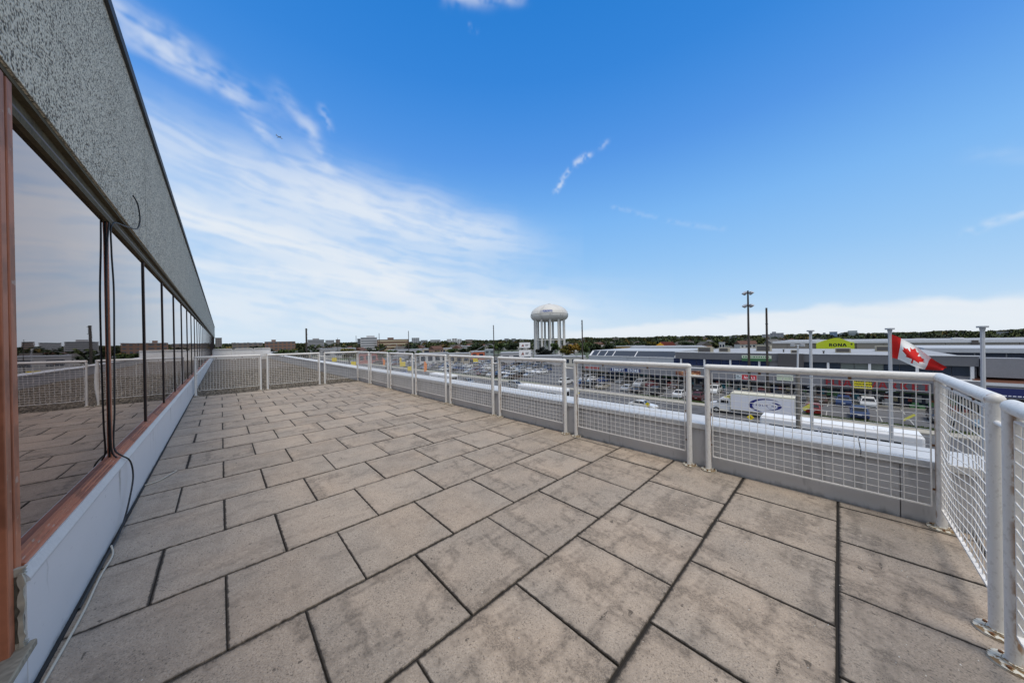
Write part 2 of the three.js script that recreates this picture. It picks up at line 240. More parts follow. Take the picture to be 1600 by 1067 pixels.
{
  const END = 60.2, b = thing('office_building', 'office block with bronze mirror windows and grey stucco fascia along the terrace', 'building', [-0.7, 0, 20]);
  part(b, 'wall', [box(-16, -0.76, G, 4.0, 2.25, END), box(-16, -0.77, G, 4.0, -10, 2.25), box(-0.75, 4.16, G, -0.26, -14, 47)], stuccoMat);
  // stucco fascia in long panels
  for (let u = -3; u < END; u += 8.4) part(b, 'fascia_panel', rbox(-0.75, -0.6, 2.53, 4.04, u, Math.min(END, u + 8.392), 0.006), stuccoMat);
  part(b, 'coping', [box(-0.9, -0.575, 4.042, 4.075, -3, END + 0.02), box(-0.599, -0.575, 3.99, 4.042, -3, END + 0.02)], mat(0.035, 0.036, 0.038, 0.6));
  part(b, 'soffit', box(-0.75, -0.612, 2.505, 2.528, -3, END), oliveMat);
  part(b, 'header', [box(-0.72, -0.640, 2.455, 2.503, 2.2, END), box(-0.72, -0.630, 2.40, 2.438, 2.2, END)], oliveMat);
  part(b, 'header_trim', [box(-0.72, -0.634, 2.438, 2.455, 2.2, END)], bronzeMat);
  for (let i = 0; i < MUL.length - 1; i++) {
    const w = new THREE.Group(); w.name = 'window'; b.add(w);
    const u0 = i ? MUL[i] + 0.016 : 2.31, u1 = Math.min(MUL[i + 1] - 0.016, END);
    if (u0 > END) break;
    const pg = box(-0.662, -0.652, 0.50, 2.42, u0 - 0.01, u1 + 0.01), p = part(w, 'pane', pg, glassMat);
    if (i) part(w, 'mullion', [rbox(-0.7, -0.640, 0.50, 2.42, MUL[i] - 0.013, MUL[i] + 0.013, 0.003)], i === 1 ? terraMat : bronzeMat);
    if (i) part(w, 'gasket', box(-0.6515, -0.647, 0.53, 2.41, u0 - 0.004, u0 + 0.006), jointMat); part(w, 'gasket', box(-0.6515, -0.647, 0.53, 2.41, u1 - 0.006, u1 + 0.004), jointMat);
  }
  // the first, short light next to the jamb and the jamb itself
  part(b, 'window_jamb', [rbox(-0.72, -0.612, 0.20, 2.5, 2.285, 2.335, 0.005), rbox(-0.72, -0.612, 0.20, 2.5, 2.222, 2.268, 0.005)], terraMat);
  part(b, 'jamb_groove', [box(-0.72, -0.64, 0.2, 2.5, 2.2681, 2.2849)], jointMat);
  // terracotta sill lengths with a raised back lip, and the white flashing under them
  for (let i = 0; i < 36; i += 2) {
    const u0 = i ? MUL[i - 1] + 0.01 : 2.34, u1 = Math.min(END, (MUL[i + 1] ?? END) + 0.004); if (u0 > END - 0.1) break;
    const s = prism([[-0.7, 0.44], [-0.604, 0.44], [-0.604, 0.508], [-0.609, 0.512], [-0.620, 0.513], [-0.622, 0.520], [-0.634, 0.522], [-0.636, 0.534], [-0.7, 0.536]], u1 - u0 - 0.004).translate(0, 0, -u1 + 0.002); uvm(s);
    part(b, 'sill', s, terraMat);
  }
  for (let u = 2.28, k = 0; u < END; u += 3.366, k++) {
    const u1 = Math.min(END, u + 3.362), g = norm(box(-0.72, -0.588, 0.004, 0.452, u, u1)), p = g.attributes.position, uv = g.attributes.uv;
    for (let i = 0; i < p.count; i++) { uv.setXY(i, ((-p.getZ(i)) - u) / 3.366 * (k % 2 ? 1 : 1) , p.getY(i) / 0.454); }
    const m = part(b, 'base_panel', g, basePanelMat);
    part(m, 'flashing', [uvm(norm(prism([[-0.606, 0.456], [-0.579, 0.456], [-0.579, 0.466], [-0.598, 0.505], [-0.606, 0.505]], u1 - u).translate(0, 0, -u1)))], capMat);
  }
  // doorway beside the first window: lower threshold, frame and dark red door leaf
  const door = new THREE.Group(); door.name = 'door'; b.add(door);
  part(door, 'leaf', [rbox(-0.72, -0.66, 0.24, 2.44, 1.3, 2.2215, 0.006)], mat(0.16, 0.045, 0.03, 0.55));
  part(door, 'threshold', [rbox(-0.72, -0.57, 0.175, 0.205, 0.2, 2.3, 0.006)], new THREE.MeshStandardMaterial({ map: speckle(256, 256, [0.30, 0.265, 0.20], 0.9, 70, 9), roughness: 0.9 }));
  part(door, 'base_panel', [box(-0.72, -0.59, 0.004, 0.174, -3, 2.279)], basePanelMat);
  part(door, 'door_frame', [rbox(-0.72, -0.64, 0.205, 0.236, 0.2, 2.222, 0.004)], terraMat);
  // ragged mastic left on the cut end of the sill
  const ragged = (v0, v1, h0, h1, j, depth, u) => { const L = [], R = []; for (let i = 0; i <= 14; i++) { const h = mix(h0, h1, i / 14); L.push([v0 + rr(-j, j), h]); R.unshift([v1 + rr(-j, j), h]); } return uvm(norm(prism([...L, ...R], depth).translate(0, 0, -u))); };
  part(b, 'cut_end', ragged(-0.664, -0.594, 0.206, 0.50, 0.002, 0.014, 2.288), new THREE.MeshStandardMaterial({ map: speckle(256, 256, [0.17, 0.15, 0.115], 1.2, 60, 9), roughness: 0.95 }));
  part(b, 'mastic', [ragged(-0.640, -0.632, 0.215, 0.455, 0.004, 0.006, 2.2739), ragged(-0.602, -0.590, 0.205, 0.50, 0.004, 0.012, 2.2735), ragged(-0.645, -0.592, 0.49, 0.52, 0.008, 0.02, 2.29), ragged(-0.65, -0.592, 0.203, 0.222, 0.008, 0.02, 2.285)], new THREE.MeshStandardMaterial({ map: speckle(256, 256, [0.42, 0.385, 0.31], 1.1, 50, 9), roughness: 0.95 }));
}
// cables hung on the second mullion and run along the foot of the wall
{
  const black = mat(0.012, 0.012, 0.013, 0.5), u = 4.25;
  const c = thing('cable', 'black cable looped over the fascia and hanging down the mullion to the floor', 'cable', [-0.6, 0, 4.2]);
  part(c, 'hanging_run', [tube([V3(-0.585, 2.84, 4.58), V3(-0.57, 2.80, 4.66), V3(-0.565, 2.68, 4.74), V3(-0.57, 2.56, 4.66), V3(-0.6, 2.49, 4.4), V3(-0.632, 2.40, 4.05), V3(-0.637, 2.2, 4.06), V3(-0.637, 1.9, 4.11), V3(-0.637, 1.4, 4.09), V3(-0.637, 0.9, 4.06), V3(-0.632, 0.57, 4.02), V3(-0.6, 0.53, 4.0), V3(-0.565, 0.47, 4.05), V3(-0.553, 0.33, 4.1), V3(-0.553, 0.18, 3.95), V3(-0.562, 0.04, 3.7), V3(-0.573, 0.012, 3.3), V3(-0.57, 0.01, 2.8)], 0.0055, 160),
    tube([V3(-0.632, 2.40, 3.97), V3(-0.637, 2.2, 3.93), V3(-0.637, 1.8, 3.88), V3(-0.637, 1.2, 3.885), V3(-0.637, 0.8, 3.91), V3(-0.632, 0.56, 3.95), V3(-0.615, 0.525, 3.96)], 0.0055, 80)], black);
  const d = thing('power_cord', 'thin beige cord lying along the foot of the white wall', 'cord', [-0.56, 0, 3]);
  part(d, 'cord', [tube([V3(-0.567, 0.007, 2.0), V3(-0.555, 0.007, 2.4), V3(-0.548, 0.007, 2.75), V3(-0.555, 0.007, 3.1), V3(-0.55, 0.009, 3.38), V3(-0.575, 0.02, 3.5)], 0.0055, 60), tube([V3(-0.58, 0.01, 4.82), V3(-0.5, 0.008, 4.87), V3(-0.42, 0.012, 5.02), V3(-0.38, 0.01, 5.12)], 0.006, 30)], mat(0.5, 0.46, 0.38, 0.6));
}
{ // black membrane edge showing in the gap between slabs and wall
  const s = thing('membrane_strip', 'black roofing strip between the slabs and the white wall', 'strip', [-0.59, 0, 20]);
  part(s, 'strip', [rbox(-0.589, -0.574, -0.02, 0.012, -2.5, 59, 0.003)], jointMat);
}

// ---------------------------------------------------------------- parapet on the street side
const parMap = dataTex(1024, 256, (s, t) => { const k = 0.97 + 0.06 * (fbm(s * 8, t * 3, 4) - 0.5) + 0.04 * (vn(s * 400, t * 200) - 0.5), foot = sm(0.12, 0, t - 0.12 * (fbm(s * 40, 1, 3) - 0.4)) * (0.35 + 0.5 * vn(s * 200, t * 90)), run = sm(0.62, 0.75, fbm(s * 50, t * 2, 3)) * 0.18; return [0.52, 0.522, 0.538].map((c, i) => mix(c * k * (1 - run), [0.10, 0.098, 0.075][i], foot * 0.8)); });
const parMat = new THREE.MeshStandardMaterial({ map: parMap, roughness: 0.55 });
{
  const p = thing('parapet_wall', 'low grey metal-clad parapet with white cap behind the long railing', 'parapet', [3.95, 0, 18]);
  const seams = []; for (let u = -12.9; u < 46; u += 2.44) seams.push(u + 0.38);
  for (let i = 0; i < seams.length - 1; i++) {
    const g = norm(box(3.785, 4.14, -0.25, 0.402, seams[i] + 0.003, Math.min(45.2, seams[i + 1]) - 0.003)), q = g.attributes.position, uv = g.attributes.uv; for (let k = 0; k < q.count; k++) uv.setXY(k, -q.getZ(k) / 2.44, (q.getY(k) + 0.03) / 0.46);
    part(p, 'cladding_panel', g, parMat);
  }
  part(p, 'core', box(3.802, 4.12, -0.2, 0.43, -12, 45.2), parMat);
  const joints = [-12, -9.6, -6.4, -3.2, -0.12, 1.75, 3.55, 5.9, 9.0, 12.2, 15.4, 18.6, 21.8, 25, 28.2, 31.4, 34.6, 37.8, 41, 45.2];
  for (let i = 0; i < joints.length - 1; i++) part(p, 'cap', [rbox(3.765, 4.2, 0.431, 0.466 + rr(-0.002, 0.003), joints[i] + 0.003, joints[i + 1] - 0.003, 0.006), box(3.7655, 3.771, 0.410, 0.44, joints[i] + 0.004, joints[i + 1] - 0.004)], capMat);
  const q = thing('end_wall', 'white upstand wall closing the far end of the gravel roof', 'wall', [1.6, 0, 45.4]);
  part(q, 'wall', box(-0.66, 4.2, -0.25, 0.96, 45.3, 45.6), basePanelMat); part(q, 'cap', rbox(-0.66, 4.24, 0.961, 1.0, 45.25, 45.65, 0.01), capMat);
}

// ---------------------------------------------------------------- white railings
const railTex = (rustAt, w) => dataTex(256, 512, (s, t) => {           // s runs round the tube, t along it
  const n = fbm(s * 6, t * 30, 4, 6, 30), f = vn(s * 120, t * 260, 120, 260); let k = 0.96 + 0.08 * (n - 0.5) + 0.05 * (f - 0.5), c = [0.78 * k, 0.77 * k, 0.745 * k];
  let d = Math.abs(s - rustAt); d = Math.min(d, 1 - d); const r = sm(w, 0, d + 0.06 * (n - 0.5)) * sm(0.42, 0.60, fbm(s * 10, t * 22, 5, 10, 22) + 0.12 * f);
  c = [mix(c[0], 0.24 + 0.1 * f, r * 0.85), mix(c[1], 0.115 + 0.05 * f, r * 0.85), mix(c[2], 0.045, r * 0.85)];
  const dirt = sm(0.60, 0.72, fbm(s * 14 , t * 60, 4, 14, 60)) * 0.3; return c.map((x, i) => mix(x, [0.22, 0.19, 0.14][i], dirt * 0.6));
});
const tubeMat = new THREE.MeshStandardMaterial({ map: railTex(0.25, 0.13), roughness: 0.42 });
const postMat = new THREE.MeshStandardMaterial({ map: railTex(0.75, 0.13), roughness: 0.42 });
const plateMat = new THREE.MeshStandardMaterial({ map: dataTex(256, 256, (s, t) => { const n = fbm(s * 9, t * 9, 5), f = vn(s * 90, t * 90), r = sm(0.5, 0.64, n + 0.1 * f); const k = 0.9 + 0.15 * f; return [mix(0.66 * k, 0.2, r), mix(0.64 * k, 0.13, r), mix(0.56 * k, 0.06, r)]; }), roughness: 0.6 });
const wireMat = new THREE.MeshStandardMaterial({ map: speckle(256, 256, [0.78, 0.765, 0.735], 0.3, 120, 8), roughness: 0.45 });
const rustMat = mat(0.17, 0.075, 0.03, 0.9);
const RT = 1.088, TR = 0.0302, PR = 0.0265;          // rail centre height, tube and post radii
function wireRun(a, b, n, r, f) { const pts = []; for (let i = 0; i <= n; i++) { const p = a.clone().lerp(b, i / n); p.z += f(p.x, p.y); pts.push(p); } const gs = []; for (let i = 0; i < n; i++) gs.push(rod(pts[i], pts[i + 1], r, 5)); return gs; }
function railingPanel(len, label, group, opt = {}) { // local: x along the panel, y up, z through it
  const t = thing('railing_panel', label, 'railing', null, group);
  const bend = opt.bend || (() => 0), tr = opt.tr || TR, L = new THREE.Vector3();
  part(t, 'top_rail', [rod(new THREE.Vector3(0, RT, 0), new THREE.Vector3(len, RT, 0), tr, 20), new THREE.SphereGeometry(tr, 16, 12).translate(0, RT, 0), new THREE.SphereGeometry(tr, 16, 12).translate(len, RT, 0)], tubeMat);
  for (const [x, s] of [[0, 1], [len, -1]]) {
    if (opt.skip === s) continue;
    const g = new THREE.CylinderGeometry(PR, PR, RT, 18, 1).rotateY(s > 0 ? -Math.PI : 0).translate(x, RT / 2, 0);
    const p = part(t, 'post', g, postMat);
    part(p, 'base_plate', [new THREE.CylinderGeometry(0.069, 0.071, 0.009, 26).translate(x, 0.0065, 0), new THREE.CylinderGeometry(0.034, 0.038, 0.014, 18).translate(x, 0.014, 0)], plateMat);
    part(p, 'bolt', [0, 1, 2].map(i => new THREE.CylinderGeometry(0.007, 0.007, 0.008, 6).translate(x + 0.052 * Math.cos(i * 2.1 + 0.5), 0.0145, 0.052 * Math.sin(i * 2.1 + 0.5))), rustMat);
  }
  const x0 = 0.043, x1 = len - 0.043, y0 = 0.152, y1 = 1.034, nv = Math.round((x1 - x0) / 0.0625), nh = 16, gs = [];
  for (let i = 1; i < nv; i++) { const x = x0 + (x1 - x0) * i / nv + rr(-0.001, 0.001); gs.push(...wireRun(new THREE.Vector3(x, y0, 0), new THREE.Vector3(x, y1, 0), 6, 0.0026, bend)); }
  for (let i = 1; i < nh; i++) { const y = y0 + (y1 - y0) * i / nh + rr(-0.001, 0.001); gs.push(...wireRun(new THREE.Vector3(x0, y, 0.004), new THREE.Vector3(x1, y, 0.004), 8, 0.0026, bend)); }
  part(t, 'wire_mesh', gs, wireMat);
  part(t, 'mesh_frame', [lbox((x0 + x1) / 2, y1, 0, x1 - x0, 0.007, 0.014), lbox((x0 + x1) / 2, y0, 0, x1 - x0, 0.010, 0.016), lbox(x0, (y0 + y1) / 2, 0, 0.007, y1 - y0, 0.014), lbox(x1, (y0 + y1) / 2, 0, 0.007, y1 - y0, 0.014)], wireMat);
  part(t, 'bracket', [0.14, 0.5, 0.86].flatMap(k => [lbox(x0 - 0.010, y0 + (y1 - y0) * k, 0, 0.02, 0.014, 0.008), lbox(x1 + 0.010, y0 + (y1 - y0) * k, 0, 0.02, 0.014, 0.008)]).concat([lbox(len * 0.3, 1.048, 0, 0.02, 0.03, 0.006), lbox(len * 0.7, 1.048, 0, 0.02, 0.03, 0.006)]), rustMat);
  if (opt.link) part(t, 'link_rod', rod(new THREE.Vector3(len, 0.985, 0), new THREE.Vector3(len + opt.link, 0.985, 0), 0.011, 10), wireMat);
  return t;
}
{
  const X = 3.73, gs = 'railing panels between the terrace and the parapet';
  const place = (t, v, u, turn) => { t.position.set(v, 0, -u); t.rotation.y = turn; return t; };
  // street side, running away from the camera: local x points to +u (turn +90 degrees)
  const A = Math.PI / 2, soft = k => (x, y) => 0.006 * Math.sin(x * 4 + k) * Math.sin(y * 3.4);
  place(railingPanel(1.45, 'white wire-mesh railing panel at the terrace corner, rust on its inner post', gs, { link: 0.18, bend: soft(1) }), X, -0.5, A);
  const std = place(railingPanel(1.49, 'white wire-mesh railing panel along the parapet, second from the terrace corner', gs, { link: 0.19, bend: soft(2) }), X, 1.13, A);
  const nth = ['third', 'fourth', 'fifth', 'sixth', 'seventh'], at = [2.81, 4.49, 6.17, 7.85, 9.53];
  at.forEach((u, i) => copyOf(std, [X, 0, u], A, `white wire-mesh railing panel along the parapet, ${nth[i]} from the terrace corner`));
  place(railingPanel(1.2, 'short white railing panel along the parapet, next to the gravel roof', gs, {}), X, 11.21, A);
  // cross railing in front of the gravel, local x points to -v
  const cs = 'railing panels in front of the gravel roof';
  place(railingPanel(1.42, 'white railing panel before the gravel, beside the office wall', cs, { link: 0.17 }), -0.53, 12.4, 0);
  place(railingPanel(1.42, 'white railing panel before the gravel, middle of the cross run', cs, { link: 0.16 }), 1.06, 12.4, 0);
  place(railingPanel(1.09, 'white railing panel before the gravel, meeting the parapet side', cs, { skip: -1 }), 2.64, 12.4, 0);
  // return run at the near corner, local x points to -v
  const wob = (x, y) => 0.03 * Math.exp(-Math.pow((x - 0.42) / 0.22, 2) - Math.pow((y - 0.62) / 0.22, 2)) - 0.02 * Math.exp(-Math.pow((x - 0.68) / 0.2, 2) - Math.pow((y - 0.5) / 0.3, 2));
  const rs = 'railing panels on the return run';
  place(railingPanel(1.12, 'white railing panel turning the near corner, with buckled wires', rs, { skip: 1, bend: wob, link: 0.2 }), X, -0.5, Math.PI);
  place(railingPanel(1.4, 'white railing panel on the return run, with rusted post foot', rs, { bend: wob, link: 0.2 }), 2.40, -0.5, Math.PI);
  place(railingPanel(1.3, 'white railing panel on the return run, ending at the office wall', rs, {}), 0.8, -0.5, Math.PI);
  // far railing across the end of the gravel roof
  const fs = 'railing panels at the far end of the gravel roof';
  [[-0.5, 'beside the office wall'], [1.05, 'in the middle of the far run'], [2.5, 'in front of the end wall corner']].forEach(([v, w]) => place(railingPanel(1.3, `white railing far across the gravel roof, ${w}`, fs, {}), v, 41.5, 0));
}
// ================================================================ STREET AND LOTS
const asphaltTex = (b) => { const t = dataTex(1024, 1024, (s, q) => { const k = 0.8 + 0.3 * vn(s * 500, q * 500, 500) + 0.5 * (fbm(s * 5, q * 5, 5, 5) - 0.5) - 0.25 * sm(0.6, 0.7, fbm(s * 3, q * 16, 4, 3, 16)); return [b * k, b * k * 1.0, b * k * 1.03]; }); t.repeat.set(1 / 22, 1 / 22); return t; };
const roadMat = new THREE.MeshStandardMaterial({ map: asphaltTex(0.095), roughness: 0.92 }), lotMat = new THREE.MeshStandardMaterial({ map: asphaltTex(0.11), roughness: 0.95 });
const groundTex = dataTex(1024, 1024, (s, t) => { const a = fbm(s * 7, t * 7, 6, 7), b = vn(s * 300, t * 300, 300), g = sm(0.45, 0.58, a); const k = 0.75 + 0.5 * b; return [mix(0.12, 0.055, g) * k, mix(0.115, 0.075, g) * k, mix(0.105, 0.032, g) * k]; }); groundTex.repeat.set(1 / 160, 1 / 160);
{
  const g = new THREE.CircleGeometry(8000, 96).rotateX(-Math.PI / 2); uvm(g); g.translate(0, G - 0.16, 0);
  structure('ground', g, new THREE.MeshStandardMaterial({ map: groundTex, roughness: 1 }));
}
const concreteTex = speckle(512, 512, [0.36, 0.335, 0.285], 0.5, 180, 6); concreteTex.repeat.set(0.25, 0.25); const concreteMat = new THREE.MeshStandardMaterial({ map: concreteTex, roughness: 0.9 });
structure('near_lot', box(4.4, 34.9, G - 0.15, G - 0.02, -160, 500), lotMat);
structure('near_sidewalk', box(35, 37.3, G - 0.15, G + 0.12, -160, 700), concreteMat);
structure('road', box(37.3, 61.9, G - 0.15, G, -160, 900), roadMat);
structure('sidewalk', [box(61.9, 62.2, G - 0.15, G + 0.14, -160, 900), box(62.204, 64.25, G - 0.15, G + 0.13, -160, 900)], concreteMat);
structure('parking_lot', box(66, 150, G - 0.15, G - 0.01, -120, 260), lotMat);
{
  const lw = mat(0.42, 0.42, 0.4, 0.7), ly = mat(0.55, 0.38, 0.05, 0.7), w = [], y = [];
  for (let u = -60; u < 300; u += 9) for (const v of [41.6, 45.3, 53.9, 57.8]) w.push(box(v - 0.06, v + 0.06, G, G + 0.004, u, u + 3));
  y.push(box(49.4, 49.52, G, G + 0.004, -100, 400), box(49.8, 49.92, G, G + 0.004, -100, 400));
  for (let u = -40; u < 56; u += 2.75) { w.push(box(66.5, 71.4, G - 0.01, G - 0.006, u, u + 0.1)); w.push(box(75.6, 80.2, G - 0.01, G - 0.006, u, u + 0.1)); }
  structure('lane_marking', w, lw); structure('centre_line', y, ly);
}
{ // grass strip between sidewalk and the lot
  const gt = dataTex(512, 512, (s, t) => { const k = 0.6 + 0.8 * fbm(s * 30, t * 30, 3, 30) * (0.6 + 0.7 * vn(s * 220, t * 220, 220)); return [0.062 * k, 0.088 * k, 0.022 * k]; }); gt.repeat.set(0.3, 0.3);
  structure('grass_strip', [box(64.252, 66, G - 0.15, G + 0.1, -140, 30), box(64.252, 66, G - 0.15, G + 0.1, 58, 700)], new THREE.MeshStandardMaterial({ map: gt, roughness: 1 }));
  structure('lot_apron', box(64.252, 66, G - 0.15, G + 0.05, 30.002, 57.998), lotMat);
  const bl = new THREE.BufferGeometry().setFromPoints([new THREE.Vector3(-0.03, 0, 0), new THREE.Vector3(0.03, 0, 0), new THREE.Vector3(0.01, 0.16, 0.03)]); bl.setIndex([0, 1, 2]); bl.computeVertexNormals();
  const N = 9000, im = new THREE.InstancedMesh(bl, mat(1, 1, 1, 1, { side: THREE.DoubleSide }), N), M = new THREE.Matrix4(), q = new THREE.Quaternion(), c = new THREE.Color();
  for (let i = 0; i < N; i++) { q.setFromAxisAngle(new THREE.Vector3(0, 1, 0), rr(0, 6)); M.compose(V3(rr(64.3, 65.95), G + 0.1, rr(-40, 30)), q, new THREE.Vector3(1.4, rr(0.6, 1.5), 1)); im.setMatrixAt(i, M); const k = rr(0.5, 1.2); im.setColorAt(i, c.setRGB(0.07 * k, 0.1 * k, 0.025 * k)); }
  im.name = 'grass'; im.userData = { kind: 'stuff', label: 'rough green grass beside the sidewalk across the street', category: 'grass' }; scene.add(im);
}

// ================================================================ VEHICLES
const tyreMat = mat(0.018, 0.018, 0.018, 0.9), rimMat = mat(0.42, 0.43, 0.44, 0.35, { metalness: 0.6 }), carGlass = mat(0.012, 0.014, 0.017, 0.06), lampMat = mat(0.6, 0.6, 0.58, 0.15), tailMat = mat(0.3, 0.01, 0.008, 0.25), darkTrim = mat(0.02, 0.02, 0.022, 0.7), plateM = mat(0.65, 0.66, 0.68, 0.5);
const wheelGeo = new THREE.CylinderGeometry(0.33, 0.33, 0.22, 20).rotateX(Math.PI / 2), rimGeo = new THREE.CylinderGeometry(0.21, 0.21, 0.232, 14).rotateX(Math.PI / 2);
function arched(pts, wheels, r) {                    // side outline with wheel arches cut into the lower edge
  const s = new THREE.Shape(); s.moveTo(pts[0][0], pts[0][1]); for (const p of pts.slice(1)) s.lineTo(p[0], p[1]);
  for (const w of wheels) { s.lineTo(w + r, pts[0][1]); s.absarc(w, pts[0][1] + 0.02, r, 0, Math.PI, false); s.lineTo(w - r, pts[0][1]); }
  s.closePath(); return s;
}
const CARS = {
  sedan: { L: [-2.28, 2.28], W: 1.78, body: [[2.2, 0.24], [-2.2, 0.24]], out: [[-2.25, 0.24], [-2.28, 0.62], [-2.2, 0.86], [-1.6, 0.93], [0.95, 0.93], [1.9, 0.80], [2.24, 0.66], [2.28, 0.42], [2.22, 0.24]], gl: [[-1.72, 0.92], [-0.98, 1.38], [0.15, 1.43], [1.12, 0.92]], wh: [1.4, -1.38] },
  hatchback: { L: [-2.05, 2.05], W: 1.76, out: [[-2.02, 0.26], [-2.08, 0.7], [-2.02, 0.98], [0.9, 0.96], [1.7, 0.84], [2.02, 0.66], [2.05, 0.42], [2.0, 0.26]], gl: [[-1.98, 0.97], [-1.66, 1.46], [0.1, 1.5], [1.05, 0.95]], wh: [1.28, -1.3] },
  suv: { L: [-2.35, 2.35], W: 1.88, out: [[-2.3, 0.32], [-2.36, 0.8], [-2.28, 1.1], [1.0, 1.08], [2.05, 0.98], [2.32, 0.8], [2.36, 0.5], [2.3, 0.32]], gl: [[-2.24, 1.09], [-1.98, 1.66], [0.2, 1.72], [1.18, 1.07]], wh: [1.45, -1.42] },
  minivan: { L: [-2.45, 2.45], W: 1.94, out: [[-2.4, 0.28], [-2.46, 0.8], [-2.38, 1.08], [1.35, 1.04], [2.2, 0.86], [2.42, 0.66], [2.46, 0.42], [2.4, 0.28]], gl: [[-2.36, 1.07], [-2.14, 1.68], [0.5, 1.73], [1.62, 1.02]], wh: [1.52, -1.5] },
  pickup: { L: [-2.8, 2.8], W: 1.98, out: [[-2.75, 0.4], [-2.8, 0.98], [-2.7, 1.1], [1.15, 1.1], [2.5, 1.04], [2.78, 0.84], [2.8, 0.52], [2.7, 0.4]], gl: [[-0.75, 1.09], [-0.6, 1.76], [0.45, 1.78], [1.25, 1.09]], wh: [1.75, -1.7] }
};
const carGeo = {};
function carShapes(type) {
  if (carGeo[type]) return carGeo[type];
  const C = CARS[type], W = C.W, sh = arched(C.out.slice().reverse().length ? C.out : C.out, [], 0);
  // body outline, clockwise from rear sill over the top to the front, then back along the sill with arches
  const s = new THREE.Shape(); s.moveTo(...C.out[0]); for (const p of C.out.slice(1)) s.lineTo(...p);
  for (const w of C.wh) { s.lineTo(w + 0.38, C.out[0][1]); s.absarc(w, C.out[0][1] + 0.05, 0.38, 0, Math.PI, false); s.lineTo(w - 0.38, C.out[0][1]); }
  s.closePath();
  const body = new THREE.ExtrudeGeometry(s, { depth: W - 0.12, bevelEnabled: true, bevelThickness: 0.06, bevelSize: 0.05, bevelSegments: 3, curveSegments: 8 }).translate(0, 0, -(W - 0.12) / 2);
  const taper = (g, k) => { const p = g.attributes.position, y0 = C.gl[0][1], y1 = C.gl[2][1]; for (let i = 0; i < p.count; i++) { const t = Math.max(0, (p.getY(i) - y0) / (y1 - y0)); p.setZ(i, p.getZ(i) * (1 - 0.17 * t)); } g.computeVertexNormals(); return g; };
  const glass = taper(norm(prism(C.gl, W - 0.22, 0.03).translate(0, 0, -(W - 0.22) / 2)));
  const [a, b, c, d] = C.gl, roof = taper(norm(prism([[b[0] - 0.02, b[1] - 0.03], [b[0], b[1] + 0.035], [(b[0] + c[0]) / 2, c[1] + 0.055], [c[0], c[1] + 0.035], [c[0] + 0.1, c[1] - 0.03]], W - 0.2, 0.02).translate(0, 0, -(W - 0.2) / 2)));
  const pil = []; const mx = [[a, b], [d, c]]; const post = (x0, y0, x1, y1, w, z) => prism([[x0 - w, y0], [x0 + w, y0], [x1 + w, y1], [x1 - w, y1]], 0.1, 0).translate(0, 0, z > 0 ? W / 2 - 0.18 : -W / 2 + 0.08);
  const m = (b[0] + c[0]) / 2 + 0.1; for (const z of [-1, 1]) { for (const [p, q] of mx) pil.push(taper(norm(post(p[0], p[1], q[0], q[1], 0.05, z)))); pil.push(taper(norm(post(m, a[1], m, b[1] + 0.03, 0.05, z)))); }
  const F = C.L[1], R = C.L[0], y = C.out[4][1] - 0.2;
  return carGeo[type] = { body, glass, roof: join([roof, ...pil]), lampY: C.out[C.out.length - 3][1] - 0.02, tailY: C.out[1][1] + 0.1, F, R, W, wh: C.wh, low: C.out[0][1] };
}
const paints = { white: [0.72, 0.72, 0.71], black: [0.014, 0.014, 0.016], silver: [0.36, 0.375, 0.39], grey: [0.10, 0.105, 0.112], blue: [0.025, 0.055, 0.16], red: [0.24, 0.014, 0.012], 'dark red': [0.09, 0.01, 0.012], beige: [0.33, 0.29, 0.22], green: [0.02, 0.05, 0.035], yellow: [0.62, 0.42, 0.02], 'light blue': [0.24, 0.36, 0.46], brown: [0.07, 0.045, 0.03] };
const paintMat = {}; for (const k in paints) paintMat[k] = new THREE.MeshPhysicalMaterial({ color: new THREE.Color().setRGB(...paints[k]), roughness: 0.38, clearcoat: 0.8, clearcoatRoughness: 0.12 });
const proto = {};
function car(type, colour, v, u, turn, label, group, h = G - 0.006) {  // local x = forward
  const key = type + colour; let t;
  if (proto[key]) t = copyOf(proto[key], [v, h, u], turn, label, group);
  else {
    const S = carShapes(type); t = proto[key] = thing(type === 'suv' ? 'sport_utility_vehicle' : type, label, type === 'suv' ? 'car' : type === 'sedan' ? 'car' : type, [v, h, u], group, turn); bases.delete(t); t.userData.category = type === 'pickup' ? 'pickup' : type === 'minivan' ? 'van' : 'car';
    const P = paintMat[colour], b = share(t, 'body', S.body, P); share(t, 'window', S.glass, carGlass); share(t, 'roof', S.roof, P);
    for (const w of S.wh) for (const z of [-1, 1]) { const wl = share(t, 'wheel', wheelGeo, tyreMat, w, 0.33, z * (S.W / 2 - 0.13)); share(wl, 'rim', rimGeo, rimMat); }
    for (const z of [-1, 1]) { part(t, 'headlight', lrbox(S.F - 0.07, S.lampY, z * (S.W / 2 - 0.27), 0.2, 0.13, 0.36, 0.04), lampMat); part(t, 'tail_light', lrbox(S.R + 0.04, S.tailY, z * (S.W / 2 - 0.2), 0.1, 0.17, 0.26, 0.03), tailMat); part(t, 'mirror', lrbox(S.wh[0] - 0.62, S.body.boundingBox ? 1 : CARS[type].gl[3][1] + 0.06, z * (S.W / 2 + 0.07), 0.14, 0.13, 0.18, 0.04), P); }
    part(t, 'bumper', [lrbox(S.F - 0.03, S.low + 0.12, 0, 0.12, 0.14, S.W - 0.3, 0.04), lrbox(S.R + 0.03, S.low + 0.12, 0, 0.12, 0.14, S.W - 0.3, 0.04)], darkTrim);
    part(t, 'number_plate', [lbox(S.R - 0.055, S.low + 0.33, 0, 0.02, 0.14, 0.42)], plateM);
  }
  return t;
}
const TOROAD = Math.PI, TOSTORE = 0, ALONG = Math.PI / 2, BACK = -Math.PI / 2;   // facing -v, +v, +u, -u
